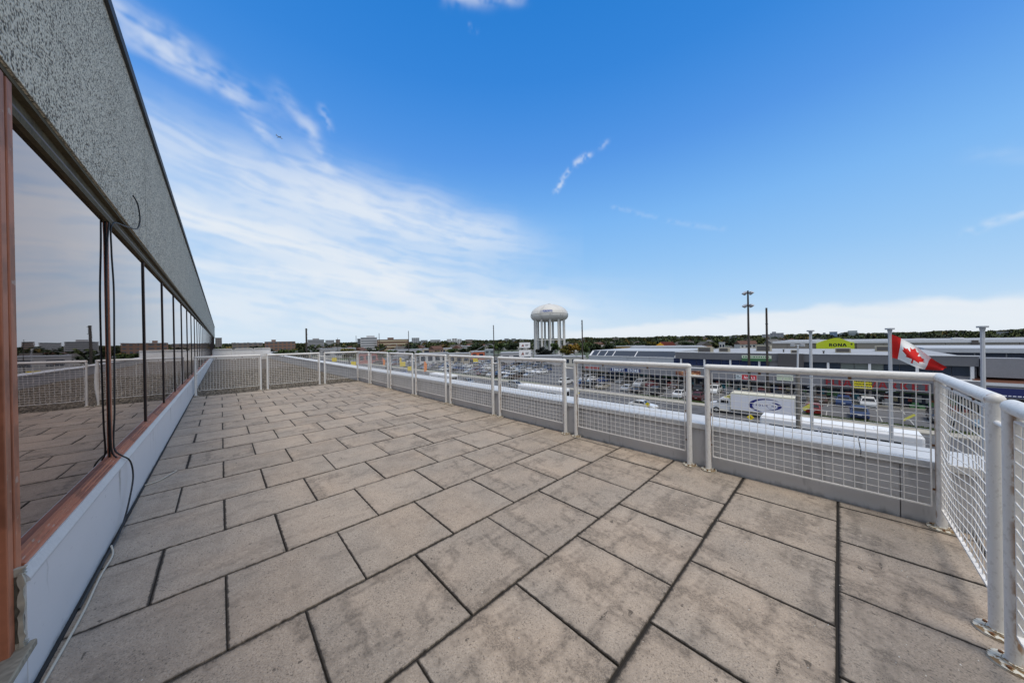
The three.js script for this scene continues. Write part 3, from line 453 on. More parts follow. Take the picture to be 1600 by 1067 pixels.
// cars that can be made out one by one in front of the market
car('sedan', 'white', 69.3, 22.6, TOSTORE, 'white sedan by the grass strip, facing the shops', undefined);
car('hatchback', 'dark red', 68.6, 18.9, TOSTORE, 'dark red hatchback next to the white sedan by the grass strip');
car('suv', 'black', 69.5, 27.3, TOSTORE, 'black sport utility vehicle parked at the lot entrance');
car('suv', 'blue', 69.2, -2.1, TOSTORE, 'dark blue sport utility vehicle alone by the grass strip');
car('suv', 'white', 79.6, -3.4, TOSTORE, 'white sport utility vehicle at the end of the row before the market');
car('hatchback', 'red', 68.7, 2.7, TOSTORE, 'red hatchback at the grass strip under a yellow banner');
car('sedan', 'beige', 69.0, 40.2, TOSTORE, 'beige sedan by the lot entrance sign');
car('minivan', 'light blue', 70.6, -14.4, ALONG, 'light blue van standing in the lot aisle');
car('suv', 'black', 72, -9.6, TOROAD, 'black sport utility vehicle nosing towards the street');
{
  const cols = ['silver', 'grey', 'black', 'white', 'blue', 'beige', 'brown', 'grey', 'silver', 'white', 'dark red', 'black'], types = ['sedan', 'suv', 'hatchback', 'minivan', 'suv', 'sedan'];
  let i = 0; const say = (c, t) => `${c} ${t === 'suv' ? 'sport utility vehicle' : t}`;
  for (let u = -0.6; u < 56; u += 2.75) { if (rnd() < 0.22) continue; const c = pick(cols), t = pick(types); car(t, c, 79 + rr(-0.4, 0.4), u, rnd() < 0.7 ? TOSTORE : TOROAD, `${say(c, t)} in the row parked before the shop arcade`, 'cars parked before the shop arcade'); }
  for (const [u, c, t] of [[31.5, 'black', 'sedan'], [34.2, 'silver', 'sedan'], [43.6, 'black', 'suv'], [47.4, 'blue', 'sedan'], [52, 'white', 'suv']]) car(t, c, 70 + rr(-0.5, 0.5), u, TOSTORE, `${say(c, t)} in the near row of the shop lot`, 'cars in the near row of the shop lot');
  // wide lot further up the street
  const ordn = ['first', 'second', 'third', 'fourth', 'fifth', 'sixth', 'seventh', 'eighth']; [69.5, 76, 86, 92.4, 103, 109.6].forEach((v, ri) => { for (let u = 64 + (v - 66) * 0.55; u < 215; u += 2.9) { const az = Math.atan2(v, u) * 57.3; if (az < 16.5 || az > 55 || rnd() < 0.46 + (u > 150 ? 0.25 : 0)) continue; const c = pick(cols), t = pick(types); car(t, c, v + rr(-0.4, 0.4), u, rnd() < 0.5 ? TOSTORE : TOROAD, `${say(c, t)} in the packed lot, ${ordn[ri]} row from the street`, 'cars in the packed lot up the street'); } });
  // traffic
  car('sedan', 'white', 53.2, 23.4, BACK, 'white sedan driving in the far lanes of the street', undefined, G + 0.002);
  for (const [v, u, c, t, d] of [[56, 58, 'silver', 'suv', BACK], [52.2, 74, 'grey', 'sedan', BACK], [56, 92, 'white', 'minivan', BACK], [43.5, 108, 'red', 'hatchback', ALONG], [52.3, 118, 'blue', 'sedan', BACK], [55.8, 141, 'black', 'suv', BACK], [43.4, 129, 'silver', 'sedan', ALONG], [55.7, -13.5, 'grey', 'suv', BACK], [52, 47, 'dark red', 'sedan', BACK]]) car(t, c, v, u, d, `${say(c, t)} driving on the street`, 'cars driving on the street', G + 0.002);
}
const vanWhite = new THREE.MeshPhysicalMaterial({ color: new THREE.Color().setRGB(0.66, 0.665, 0.69), roughness: 0.42, clearcoat: 0.3 }), roofWhite = mat(0.78, 0.78, 0.77, 0.5), creamTrim = mat(0.62, 0.58, 0.45, 0.6);
function bigWheel(t, x, y, z, r, w) { const g = share(t, 'wheel', new THREE.CylinderGeometry(r, r, w, 22).rotateX(Math.PI / 2), tyreMat, x, y, z); share(g, 'rim', new THREE.CylinderGeometry(r * 0.58, r * 0.58, w + 0.015, 16).rotateX(Math.PI / 2), rimMat); }
{ // box truck: local x = forward, +z towards the terrace after turning
  const side = canvasTex(2048, 720, (c, w, h) => {
    c.fillStyle = '#dcdce4'; c.fillRect(0, 0, w, h); c.fillStyle = '#e9e6d2'; c.fillRect(0, 0, w, 34);
    c.strokeStyle = 'rgba(120,120,130,0.35)'; c.lineWidth = 2; for (let x = 0; x < w; x += 128) { c.beginPath(); c.moveTo(x, 40); c.lineTo(x, h); c.stroke(); }
    c.fillStyle = '#1b2370'; c.save(); c.translate(w * 0.575, h * 0.56); c.rotate(-0.06);
    const cres = (rx, ry, dx, dy, kx, ky, a0, a1, ccw) => { c.beginPath(); c.ellipse(0, 0, rx, ry, 0, a0, a1, ccw); c.ellipse(dx, dy, kx, ky, 0, a1, a0, !ccw); c.closePath(); c.fill('evenodd'); };
    cres(560, 300, 84, 16, 520, 270, Math.PI * 0.62, Math.PI * 1.75, false);
    cres(500, 190, -80, 4, 470, 172, -0.95, Math.PI * 0.56, false);
    c.fillStyle = '#1b2370'; c.font = 'bold 110px sans-serif'; c.textAlign = 'center'; c.fillText('C R O L O', -190, 24); c.font = 'bold 100px sans-serif'; c.fillText('N I Z', 290, 34); c.lineWidth = 12; c.strokeStyle = '#1b2370'; c.beginPath(); c.arc(130, 16, 84, 0.9, 5.2); c.stroke();
    c.restore();
  });
  const t = thing('box_truck', 'white box truck with dark blue swoosh on its side, stopped in the far lane', 'truck', [59.6, G + 0.002, 9.4], null, ALONG); bases.delete(t);
  const bx = part(t, 'cargo_box', lrbox(-1.45, 2.12, 0, 7.5, 2.62, 2.5, 0.05), [vanWhite][0]);
  const dec = new THREE.Mesh(uvFlip(new THREE.PlaneGeometry(7.4, 2.5)), new THREE.MeshStandardMaterial({ map: side, roughness: 0.45 })); dec.name = 'side_print'; dec.position.set(-1.45, 2.1, -1.254); dec.rotation.y = Math.PI; bx.add(dec);
  part(bx, 'roof_sheet', [lbox(-1.45, 3.435, 0, 7.45, 0.012, 2.44)], creamTrim);
  part(t, 'edge_trim', [lbox(-1.45, 3.4, -1.258, 7.5, 0.1, 0.02), lbox(-1.45, 0.84, -1.258, 7.5, 0.07, 0.02), lbox(2.305, 2.1, -1.256, 0.06, 2.6, 0.02), lbox(-5.2, 2.1, -1.256, 0.06, 2.6, 0.02)], creamTrim);
  part(t, 'cab', [prismZ([[2.45, 0.62], [2.45, 2.25], [2.6, 2.42], [3.3, 2.44], [3.75, 2.3], [4.35, 1.62], [5.2, 1.42], [5.42, 1.1], [5.42, 0.6]], 2.0, 0.06)], vanWhite);
  part(t, 'windscreen', [prismZ([[3.78, 2.22], [4.3, 1.66], [4.34, 1.7], [3.84, 2.26]], 1.75, 0)], carGlass);
  for (const z of [-1, 1]) { part(t, 'side_window', [lbox(3.4, 1.93, z * 1.045, 0.52, 0.5, 0.03), lbox(2.86, 1.93, z * 1.045, 0.42, 0.5, 0.03)], carGlass); part(t, 'door_handle', lbox(2.75, 1.45, z * 1.07, 0.16, 0.04, 0.03), darkTrim); part(t, 'mirror', lrbox(4.0, 1.85, z * 1.24, 0.12, 0.4, 0.2, 0.04), darkTrim); part(t, 'headlight', lrbox(5.36, 1.0, z * 0.8, 0.2, 0.22, 0.3, 0.05), lampMat); }
  part(t, 'roof_deflector', [prismZ([[2.5, 2.44], [2.5, 2.95], [2.62, 2.95], [3.4, 2.46]], 1.5, 0.02)], mat(0.55, 0.5, 0.16, 0.5));
  part(t, 'bumper', lrbox(5.42, 0.55, 0, 0.2, 0.28, 2.1, 0.06), rimMat); part(t, 'chassis', [lbox(0.2, 0.66, 0, 9.6, 0.2, 0.9), lbox(-5.15, 0.55, 0, 0.15, 0.12, 2.2)], darkTrim); part(t, 'side_step', [lbox(3.2, 0.5, -1.0, 1.2, 0.1, 0.2), lbox(3.2, 0.5, 1.0, 1.2, 0.1, 0.2)], creamTrim);
  for (const z of [-1, 1]) { bigWheel(t, 4.3, 0.45, z * 0.95, 0.45, 0.28); bigWheel(t, -2.9, 0.45, z * 0.92, 0.45, 0.5); }
}
function uvFlip(g) { return g; }
function prismZ(o, w, b) { return uvm(norm(prism(o, w - 2 * b, b).translate(0, 0, -(w - 2 * b) / 2))); }
{ // transit buses in the near lanes: local x = forward, windows and print on both sides
  const t = thing('transit_bus', 'white transit bus with wide pale roof, passing right below the flag', 'bus', [45.4, G + 0.002, 0.5], 'white buses in the near lanes', ALONG); bases.delete(t);
  const word = canvasTex(512, 96, (c, w, h) => { c.fillStyle = '#d3d5dc'; c.fillRect(0, 0, w, h); c.fillStyle = '#30333c'; c.font = 'italic 62px serif'; c.textAlign = 'center'; c.fillText('Quoco .com', w / 2, 66); });
  const b = part(t, 'body', [lrbox(0, 1.75, 0, 11.3, 2.9, 2.55, 0.22, 4)], vanWhite);
  part(t, 'roof', [lrbox(0, 3.2, 0, 11.1, 0.09, 2.3, 0.04)], roofWhite);
  part(t, 'roof_hatch', [lrbox(2.4, 3.27, 0, 0.8, 0.08, 0.7, 0.03), lrbox(-3.2, 3.27, 0, 0.8, 0.08, 0.7, 0.03)], roofWhite);
  for (const z of [-1, 1]) { for (let i = 0; i < 7; i++) part(t, 'side_window', lrbox(4.2 - i * 1.32, 2.08, z * 1.27, 1.22, 0.86, 0.03, 0.012), carGlass); const d = new THREE.Mesh(new THREE.PlaneGeometry(2.4, 0.42), new THREE.MeshStandardMaterial({ map: word, roughness: 0.5 })); d.name = 'side_print'; d.position.set(0.2, 2.76, z * 1.279); d.rotation.y = z > 0 ? 0 : Math.PI; t.add(d); for (const x of [3.6, -2.9]) bigWheel(t, x, 0.48, z * 1.1, 0.48, 0.3); }
  part(t, 'windscreen', lrbox(5.64, 1.95, 0, 0.04, 1.5, 2.2, 0.015), carGlass); part(t, 'rear_window', lrbox(-5.64, 2.35, 0, 0.04, 0.8, 1.9, 0.015), carGlass); part(t, 'rear_panel', lrbox(-5.645, 1.2, 0, 0.04, 1.2, 2.1, 0.015), darkTrim); part(t, 'skirt', [lbox(0, 0.42, 0, 11, 0.3, 2.4)], darkTrim);
  copyOf(t, [45.4, G + 0.002, 39.6], ALONG, 'white transit bus up the street, with a dark rear end', 'white buses in the near lanes');
  copyOf(t, [45.4, G + 0.002, 76.5], ALONG, 'white transit bus far up the street, before the packed lot', 'white buses in the near lanes');
}

// ================================================================ SHOPS ACROSS THE STREET
function signBoard(parent, name, tex, v, u0, u1, h0, h1, side = null) { const m = part(parent, name, box(v, v + 0.18, h0, h1, u0, u1), side || mat(0.3, 0.3, 0.3, 0.6)); const g = new THREE.PlaneGeometry(Math.abs(u1 - u0), h1 - h0); g.rotateY(-Math.PI / 2).translate(v - 0.006, (h0 + h1) / 2, -(u0 + u1) / 2); part(m, 'sign_face', g, new THREE.MeshStandardMaterial({ map: tex, roughness: 0.5 })); return m; }
const textSign = (w, h, bg, draw) => canvasTex(w, h, (c, W, H) => { c.fillStyle = bg; c.fillRect(0, 0, W, H); c.textAlign = 'center'; c.textBaseline = 'middle'; draw(c, W, H); });
const claddingTex = (b) => { const t = dataTex(512, 256, (s, q) => { const k = 0.93 + 0.1 * vn(s * 120, q * 60, 120, 60) + 0.1 * (fbm(s * 6, q * 3, 4, 6, 3) - 0.5); return b.map(x => x * k); }); t.repeat.set(0.1, 0.1); return t; };
const darkClad = new THREE.MeshStandardMaterial({ map: claddingTex([0.125, 0.128, 0.142]), roughness: 0.7 }), midClad = new THREE.MeshStandardMaterial({ map: claddingTex([0.215, 0.215, 0.235]), roughness: 0.7 }), paleClad = new THREE.MeshStandardMaterial({ map: claddingTex([0.42, 0.44, 0.47]), roughness: 0.7 }), roofClad = new THREE.MeshStandardMaterial({ map: claddingTex([0.33, 0.345, 0.37]), roughness: 0.9 }), tanClad = new THREE.MeshStandardMaterial({ map: claddingTex([0.22, 0.2, 0.175]), roughness: 0.85 });
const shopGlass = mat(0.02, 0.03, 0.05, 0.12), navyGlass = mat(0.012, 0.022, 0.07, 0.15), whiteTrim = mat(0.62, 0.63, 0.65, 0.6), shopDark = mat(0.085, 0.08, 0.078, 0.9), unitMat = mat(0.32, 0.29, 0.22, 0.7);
{
  const V = 82.9, H = h => G + h, b = thing('market_building', 'long two-storey grey market hall with shop arcade and rooftop edge', 'building', [95, G, 6]);
  part(b, 'roof_deck', box(V + 0.4, 128, H(8.1), H(8.3), -14.5, 28), roofClad);
  part(b, 'upper_fascia', [box(V - 0.1, V + 0.4, H(7.1), H(8.62), -14.6, 12.2), box(V - 0.1, V + 0.4, H(7.1), H(8.62), 17.2, 28)], darkClad); part(b, 'entrance_bay', box(V - 0.5, V + 0.4, H(5.0), H(8.7), 4.6, 8.4), mat(0.075, 0.072, 0.075, 0.8));
  part(b, 'upper_fascia', box(V - 0.12, V + 0.4, H(7.1), H(8.6), 12.203, 17.197), darkClad);
  part(b, 'roof_edge', box(V - 0.16, V + 0.5, H(8.621), H(8.74), -14.7, 28.1), whiteTrim);
  part(b, 'wall', [box(V + 0.6, 128, H(0), H(8.09), -14.5, 28)], midClad);
  part(b, 'end_bay', box(V - 0.3, V + 3, H(5.6), H(8.4), -18.5, -14.701), midClad);
  for (let u = -13.9; u < 27.5; u += 1.7) { if (u > 4 && u < 8.4) continue; part(b, 'upper_window', box(V + 0.35, V + 0.58, H(5.55), H(7.09), u, u + 1.62), u > 6 ? navyGlass : (hsh(Math.round(u * 7) + 50, 3) > 0.6 ? mat(0.12, 0.14, 0.13, 0.3) : shopGlass)); }
  for (let u = -14.2; u < 28; u += 5.1) part(b, 'pilaster', box(V - 0.04, V + 0.62, H(5.0), H(7.095), u, u + 0.32), whiteTrim);
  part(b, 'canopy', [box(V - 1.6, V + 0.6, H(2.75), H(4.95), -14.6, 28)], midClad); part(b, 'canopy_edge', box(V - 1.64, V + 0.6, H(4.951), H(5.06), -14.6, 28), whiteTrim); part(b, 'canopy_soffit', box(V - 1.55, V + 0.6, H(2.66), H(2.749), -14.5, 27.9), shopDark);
  const shopCols = [[0.3, 0.3, 0.3], [0.25, 0.05, 0.04], [0.03, 0.16, 0.2], [0.3, 0.26, 0.16], [0.05, 0.07, 0.2], [0.4, 0.38, 0.34], [0.08, 0.2, 0.08]];
  for (let u = -14; u < 27; u += 3.4) {
    const f = new THREE.Group(); f.name = 'shop_front'; b.add(f);
    part(f, 'pane', [box(V + 0.3, V + 0.5, H(0.4), H(2.3), u + 0.2, u + 1.6), box(V + 0.3, V + 0.5, H(0.4), H(2.3), u + 2.3, u + 3.2)], shopGlass); part(f, 'shop_door', box(V + 0.28, V + 0.5, H(0), H(2.2), u + 1.66, u + 2.24), mat(0.05, 0.05, 0.055, 0.4));
    part(f, 'shop_board', box(V + 0.2, V + 0.5, H(2.301), H(2.64), u + 0.1, u + 3.3), mat(...pick(shopCols), 0.6)); for (let k = 0; k < 3; k++) part(f, 'poster', box(V + 0.27, V + 0.298, H(rr(0.6, 1.2)), H(rr(1.4, 2.1)), u + 0.3 + k * 0.95, u + 0.3 + k * 0.95 + rr(0.4, 0.8)), mat(...pick(shopCols), 0.6));
    part(f, 'goods', Array.from({ length: 5 }, () => { const w = rr(0.3, 0.7), x = u + rr(0.1, 2.7); return lrboxW(V - 0.9 + rr(-0.4, 0.6), H(0), x, w, rr(0.5, 1.3), w); }), mat(...pick(shopCols), 0.8));
    part(b, 'pillar', rbox(V - 1.45, V - 1.1, H(0), H(2.74), u - 0.15, u + 0.15, 0.02), mat(0.16, 0.15, 0.14, 0.8));
  }
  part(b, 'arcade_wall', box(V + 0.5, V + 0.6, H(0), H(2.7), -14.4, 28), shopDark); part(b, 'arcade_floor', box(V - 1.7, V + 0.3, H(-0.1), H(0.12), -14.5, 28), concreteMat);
  // rooftop plant
  for (const [v, u, w, d, h] of [[90, 22, 3, 2.4, 1.4], [96, 19.5, 2.2, 2, 1.1], [104, 12, 3, 2.6, 1.5], [100, -2, 2.4, 2, 1.0], [110, -9, 3, 2, 1.2], [92, 6, 1.2, 1.2, 0.8]]) { const m = part(b, 'roof_unit', rbox(v, v + d, H(8.31), H(8.31 + h), u, u + w, 0.05), unitMat); part(m, 'grille', box(v - 0.02, v, H(8.5), H(8.2 + h), u + 0.2, u + w - 0.2), shopDark); }
  for (const [v, u] of [[88, 14], [91, 2], [87, -7], [99, 9]]) part(b, 'vent_pipe', [rod(V3(v, H(8.3), u), V3(v, H(8.9), u), 0.12, 10), new THREE.CylinderGeometry(0.2, 0.2, 0.14, 12).translate(v, H(8.95), -u)], shopDark);
  // signs
  const at = (px, py) => onV(px, py, V - 1.8);
  const flea = textSign(2048, 232, '#51525a', (c, w, h) => { c.fillStyle = '#8e141c'; c.font = 'bold 262px sans-serif'; c.textAlign = 'left'; c.lineWidth = 7; c.strokeStyle = '#d9cfcf'; const word = (s, x0, x1) => { const n = s.length, st = (x1 - x0) / n; for (let i = 0; i < n; i++) { c.textAlign = 'center'; const X = x0 + st * (i + 0.5); c.fillText(s[i], X, h / 2 + 6); } }; word('FLEA', 10, 560); word('MARKET', 900, 2040); });
  let a = at(1289, 600), e = at(1458, 592); signBoard(b, 'market_sign', flea, V - 1.78, e.u, a.u, H(2.98), H(4.42), darkClad);
  const yel = textSign(256, 128, '#f2e02a', (c, w, h) => { c.fillStyle = '#2b2a18'; for (let r = 0; r < 3; r++) for (let x = 14; x < w - 14;) { const q = 8 + 14 * hsh(x, r); c.fillRect(x, 14 + r * 38, q, 24); x += q + 5; } });
  a = at(1334, 592); e = at(1363, 605); signBoard(b, 'yellow_sign', yel, V - 2.02, e.u, a.u, H(2.9), H(4.35), mat(0.6, 0.5, 0.05, 0.6));
  a = at(1150, 584); e = at(1183, 592); signBoard(b, 'nails_sign', textSign(512, 128, '#c4ccd0', (c, w, h) => { c.fillStyle = '#c3192b'; c.fillRect(w * 0.3, 0, w * 0.7, h); c.fillStyle = '#f4eef0'; c.font = 'bold 98px sans-serif'; c.fillText('NAILS', w * 0.66, h / 2 + 6); c.fillStyle = '#5a6468'; c.fillRect(20, 30, 60, 20); c.fillRect(20, 70, 100, 22); }), V - 1.79, e.u, a.u, H(3.1), H(4.1));
  a = at(1214, 582); e = at(1240, 590); signBoard(b, 'pale_sign', textSign(256, 96, '#dfe6cf', (c, w, h) => { c.fillStyle = '#5f7a55'; for (let x = 12; x < w - 16;) { const q = 8 + 12 * hsh(x, 9); c.fillRect(x, 22, q, 20); c.fillRect(x, 56, q * 0.8, 18); x += q + 6; } }), V - 1.79, e.u, a.u, H(3.4), H(4.5));
  a = at(1048, 577); e = at(1098, 585); signBoard(b, 'brown_sign', textSign(512, 128, '#7c4a38', (c, w, h) => { for (let i = 0; i < 60; i++) { c.fillStyle = ['#c9885c', '#e0b184', '#4b2a20', '#a85c3c'][i % 4]; c.fillRect(w * hsh(i, 4), h * hsh(i, 8), 18 + 30 * hsh(i, 2), 10 + 20 * hsh(i, 3)); } }), V - 1.79, 22.0, 27.4, H(3.1), H(4.4));
  signBoard(b, 'green_sign', textSign(256, 96, '#c7d0bd', (c, w, h) => { c.fillStyle = '#3f6b45'; c.fillRect(0, h * 0.5, w, h * 0.5); for (let x = 10; x < w - 14;) { const q = 8 + 12 * hsh(x, 19); c.fillRect(x, 14, q, 22); x += q + 6; } }), V - 0.3, 9.4, 14.4, H(7.0), H(8.2));

  // white wing with slanted glazing on the left
  const w = thing('thrift_store_building', 'pale shop wing with slanted glazing strip and navy thrift shop sign', 'building', [90, G, 40]);
  part(w, 'wall', box(V + 0.6, 120, H(0), H(7.3), 28.05, 53.5), paleClad); part(w, 'roof_deck', box(V + 4, 120, H(7.301), H(7.5), 28.05, 53.4), roofClad);
  for (let u = 28.3; u < 53; u += 6.3) part(w, 'wall_panel', box(V + 0.5, V + 0.6, H(5.1), H(7.1), u, Math.min(53.3, u + 6.22)), paleClad);
  const slant = (u0, u1, m, n, off) => part(w, n, uvm(norm(prism([[V + 0.6 - off, H(7.31)], [V + 2.6 - off, H(8.7 + off * 0.4)], [V + 2.7, H(8.5)], [V + 1.2, H(7.31)]], u1 - u0).translate(0, 0, -u1))), m);
  slant(28.1, 53.3, whiteTrim, 'glazing_frame', 0); for (const [x, y] of [[28.5, 38.6], [38.9, 45.3], [45.6, 47.8], [48.1, 50.4], [50.7, 52.6]]) slant(x, y, shopGlass, 'glazing_pane', 0.05); part(w, 'glazing_ridge', box(V + 2.5, 112, H(8.4), H(8.78), 28.1, 53.3), paleClad);
  part(w, 'sill_trim', box(V + 0.3, V + 0.6, H(7.101), H(7.3), 28.05, 53.6), whiteTrim); part(w, 'canopy', box(V - 1.6, V + 0.6, H(2.75), H(4.7), 28.01, 56), midClad); part(w, 'arcade_wall', box(V + 0.5, V + 0.59, H(0), H(2.74), 28.05, 55.9), shopDark);
  for (let u = 28.6; u < 54; u += 3.1) { const f = new THREE.Group(); f.name = 'shop_front'; w.add(f); part(f, 'pane', [box(V + 0.3, V + 0.49, H(0.3), H(2.2), u, u + 2.3)], shopGlass); part(f, 'shop_board', box(V + 0.2, V + 0.49, H(2.201), H(2.7), u - 0.2, u + 2.6), mat(...pick(shopCols), 0.6)); part(w, 'pillar', rbox(V - 1.45, V - 1.15, H(0), H(2.74), u - 0.5, u - 0.25, 0.02), mat(0.2, 0.19, 0.18, 0.8)); }
  a = at(953, 573); e = at(1001, 582); signBoard(w, 'thrift_sign', textSign(1024, 140, '#132a63', (c, W, Hh) => { c.fillStyle = '#eef2f6'; c.font = 'bold 124px sans-serif'; c.fillText('THRIFT', W * 0.27, Hh / 2 + 6); c.fillText('STORE', W * 0.77, Hh / 2 + 6); }), V - 1.79, e.u, a.u, H(3.0), H(4.25));
  a = at(914, 572); e = at(936, 578); signBoard(w, 'red_sign', textSign(256, 64, '#8c8f96', (c, W, Hh) => { c.fillStyle = '#a33028'; for (let x = 8; x < W - 20;) { const q = 14 + 16 * hsh(x, 29); c.fillRect(x, 12, q, 40); x += q + 7; } }), V - 1.79, e.u, a.u, H(3.2), H(4.2));
  for (const [v, u, q] of [[84.5, 33, 2.4], [84.6, 38.2, 1.4], [84.4, 51.6, 2.2]]) { const m = part(w, 'roof_unit', rbox(v - 1.4, v + 0.2, H(4.71), H(5.9), u, u + q, 0.04), unitMat); part(m, 'grille', box(v - 1.43, v - 1.4, H(4.9), H(5.7), u + 0.2, u + q - 0.3), shopDark); }

  // right wing: brown canopy, navy jeweller's banner, set-back grey upper wall and clerestory hall behind
  const r = thing('jewellery_shop_building', 'grey shop wing with rust-brown canopy roof and navy jewellery banner', 'building', [90, G, -32]);
  part(r, 'upper_wall', box(V + 4, V + 4.6, H(5.2), H(7.55), -52, -18.6), midClad); part(r, 'wall_cap', box(V + 3.9, V + 4.7, H(7.551), H(8.15), -52, -18.55), mat(0.5, 0.48, 0.42, 0.7)); part(r, 'wall', box(V + 0.6, 118, H(0), H(5.19), -52, -14.75), midClad);
  part(r, 'canopy_roof', uvm(norm(prism([[V - 1.6, H(4.95)], [V + 3.9, H(5.95)], [V + 3.9, H(4.95)]], 38.4).translate(0, 0, 14.0 - 0.0))), mat(0.10, 0.035, 0.018, 0.7)); part(r, 'canopy_edge', box(V - 1.7, V - 1.5, H(4.5), H(4.94), -52, -14.7), whiteTrim); part(r, 'canopy', box(V - 1.5, V + 0.59, H(2.7), H(4.94), -52, -14.7), midClad);
  a = at(1538, 606); const jw = textSign(2048, 200, '#16225e', (c, W, Hh) => { c.fillStyle = '#e9e2b8'; c.font = 'bold 62px sans-serif'; c.fillText('B E S T   J E W E L L E R Y', W * 0.5, 40); c.fillStyle = '#8fa0e0'; c.font = 'italic 74px serif'; c.fillText('kings jewellers', W * 0.48, 108); c.fillStyle = '#e6e6ee'; for (let x = 80; x < W - 90;) { const q = 22 + 40 * hsh(x, 41); c.fillRect(x, 158, q, 22); x += q + 16; } });
  signBoard(r, 'jewellery_sign', jw, V - 1.72, -26.5, a.u + 0.4, H(2.95), H(4.2)); part(r, 'arcade_wall', box(V + 0.5, V + 0.59, H(0), H(2.69), -51.9, -14.75), shopDark);
  for (let u = -50; u < -16; u += 3.2) { const f = new THREE.Group(); f.name = 'shop_front'; r.add(f); part(f, 'pane', box(V + 0.3, V + 0.49, H(0.3), H(2.4), u, u + 2.6), shopGlass); part(r, 'pillar', rbox(V - 1.4, V - 1.15, H(0), H(2.69), u - 0.4, u - 0.1, 0.02), whiteTrim); }
  for (const u of [-17.6, -24]) part(r, 'vent_pipe', [rod(V3(V + 3, H(5.6), u), V3(V + 3, H(6.5), u), 0.12, 10), new THREE.CylinderGeometry(0.22, 0.22, 0.16, 12).translate(V + 3, H(6.55), -u)], shopDark);
  const hall = thing('clerestory_hall', 'long low hall with dark clerestory glazing behind the jewellery shop', 'building', [140, G, -50]);
part(hall, 'wall', box(128.5, 160, H(0), H(7.52), -95, -15), paleClad); part(hall, 'roof_edge', box(127.8, 160, H(7.55), H(8.6), -95, -14.9), paleClad); for (let u = -94; u < -18; u += 4) part(hall, 'clerestory_pane', box(128.3, 128.49, H(6.2), H(7.5), u, u + 3.8), shopGlass);
}
function lrboxW(v, h, u, w, y, d) { return rbox(v, v + w, h, h + y, u, u + d, 0.03); }
{ // big hardware shed with lime gable
  const V = 170, b = thing('hardware_store', 'large tan warehouse store with lime green gable sign', 'building', [190, G, -10]);
  part(b, 'wall', box(V + 1, 240, G, -1.0, -90, 19), tanClad); part(b, 'parapet', box(V + 0.6, V + 1, -1.6, -0.75, -90, 19), whiteTrim); for (let u = -88; u < 18; u += 6.4) if (u < -8 || u > 6) part(b, 'wall_panel', box(V + 0.75, V + 0.99, -6, -1.61, u, u + 6.3), u % 3 > 1 ? tanClad : mat(0.24, 0.22, 0.19, 0.85));
  for (const u of [-30, -44, -58, -70]) part(b, 'pier', box(V + 0.3, V + 0.74, -8, -0.9, u, u + 1.2), mat(0.09, 0.08, 0.075, 0.8));
  part(b, 'roof_deck', box(V + 1.2, 240, -0.99, -0.85, -90, 19), roofClad); for (const [v, u] of [[180, -16], [186, -30], [178, -50], [190, -64]]) part(b, 'roof_unit', rbox(v, v + 2, -0.84, -0.2, u, u + 2.4, 0.1), whiteTrim);
  const lime = mat(0.52, 0.60, 0.02, 0.55); part(b, 'sign_gable', uvm(norm(prism([[-5.8, -9], [-5.8, -1.75], [-3.6, -0.55], [-1.0, 0.3], [-0.55, 0.37], [0.6, 0.33], [4.3, -1.8], [4.3, -9]].map(p => [p[0], p[1]]), 0.6).rotateY(-Math.PI / 2).translate(V + 0.6, 0, 0))), lime);
  const tx = textSign(1024, 200, '#bfcf12', (c, w, h) => { c.fillStyle = '#14150c'; c.font = 'bold 170px sans-serif'; c.save(); c.translate(w * 0.46, h * 0.56); c.scale(1.28, 1.0); c.fillText('RONA', 0, 0); c.lineWidth = 10; c.strokeStyle = '#14150c'; c.strokeText('RONA', 0, 0); c.restore(); c.fillRect(w * 0.875, h * 0.32, 92, 26); c.fillRect(w * 0.905, h * 0.16, 30, 92); });
  const g = new THREE.PlaneGeometry(7.8, 1.8).rotateY(-Math.PI / 2).translate(V - 0.006, -2.2, 0.3); part(b, 'sign_face', g, new THREE.MeshStandardMaterial({ map: tx, roughness: 0.55 }));
}
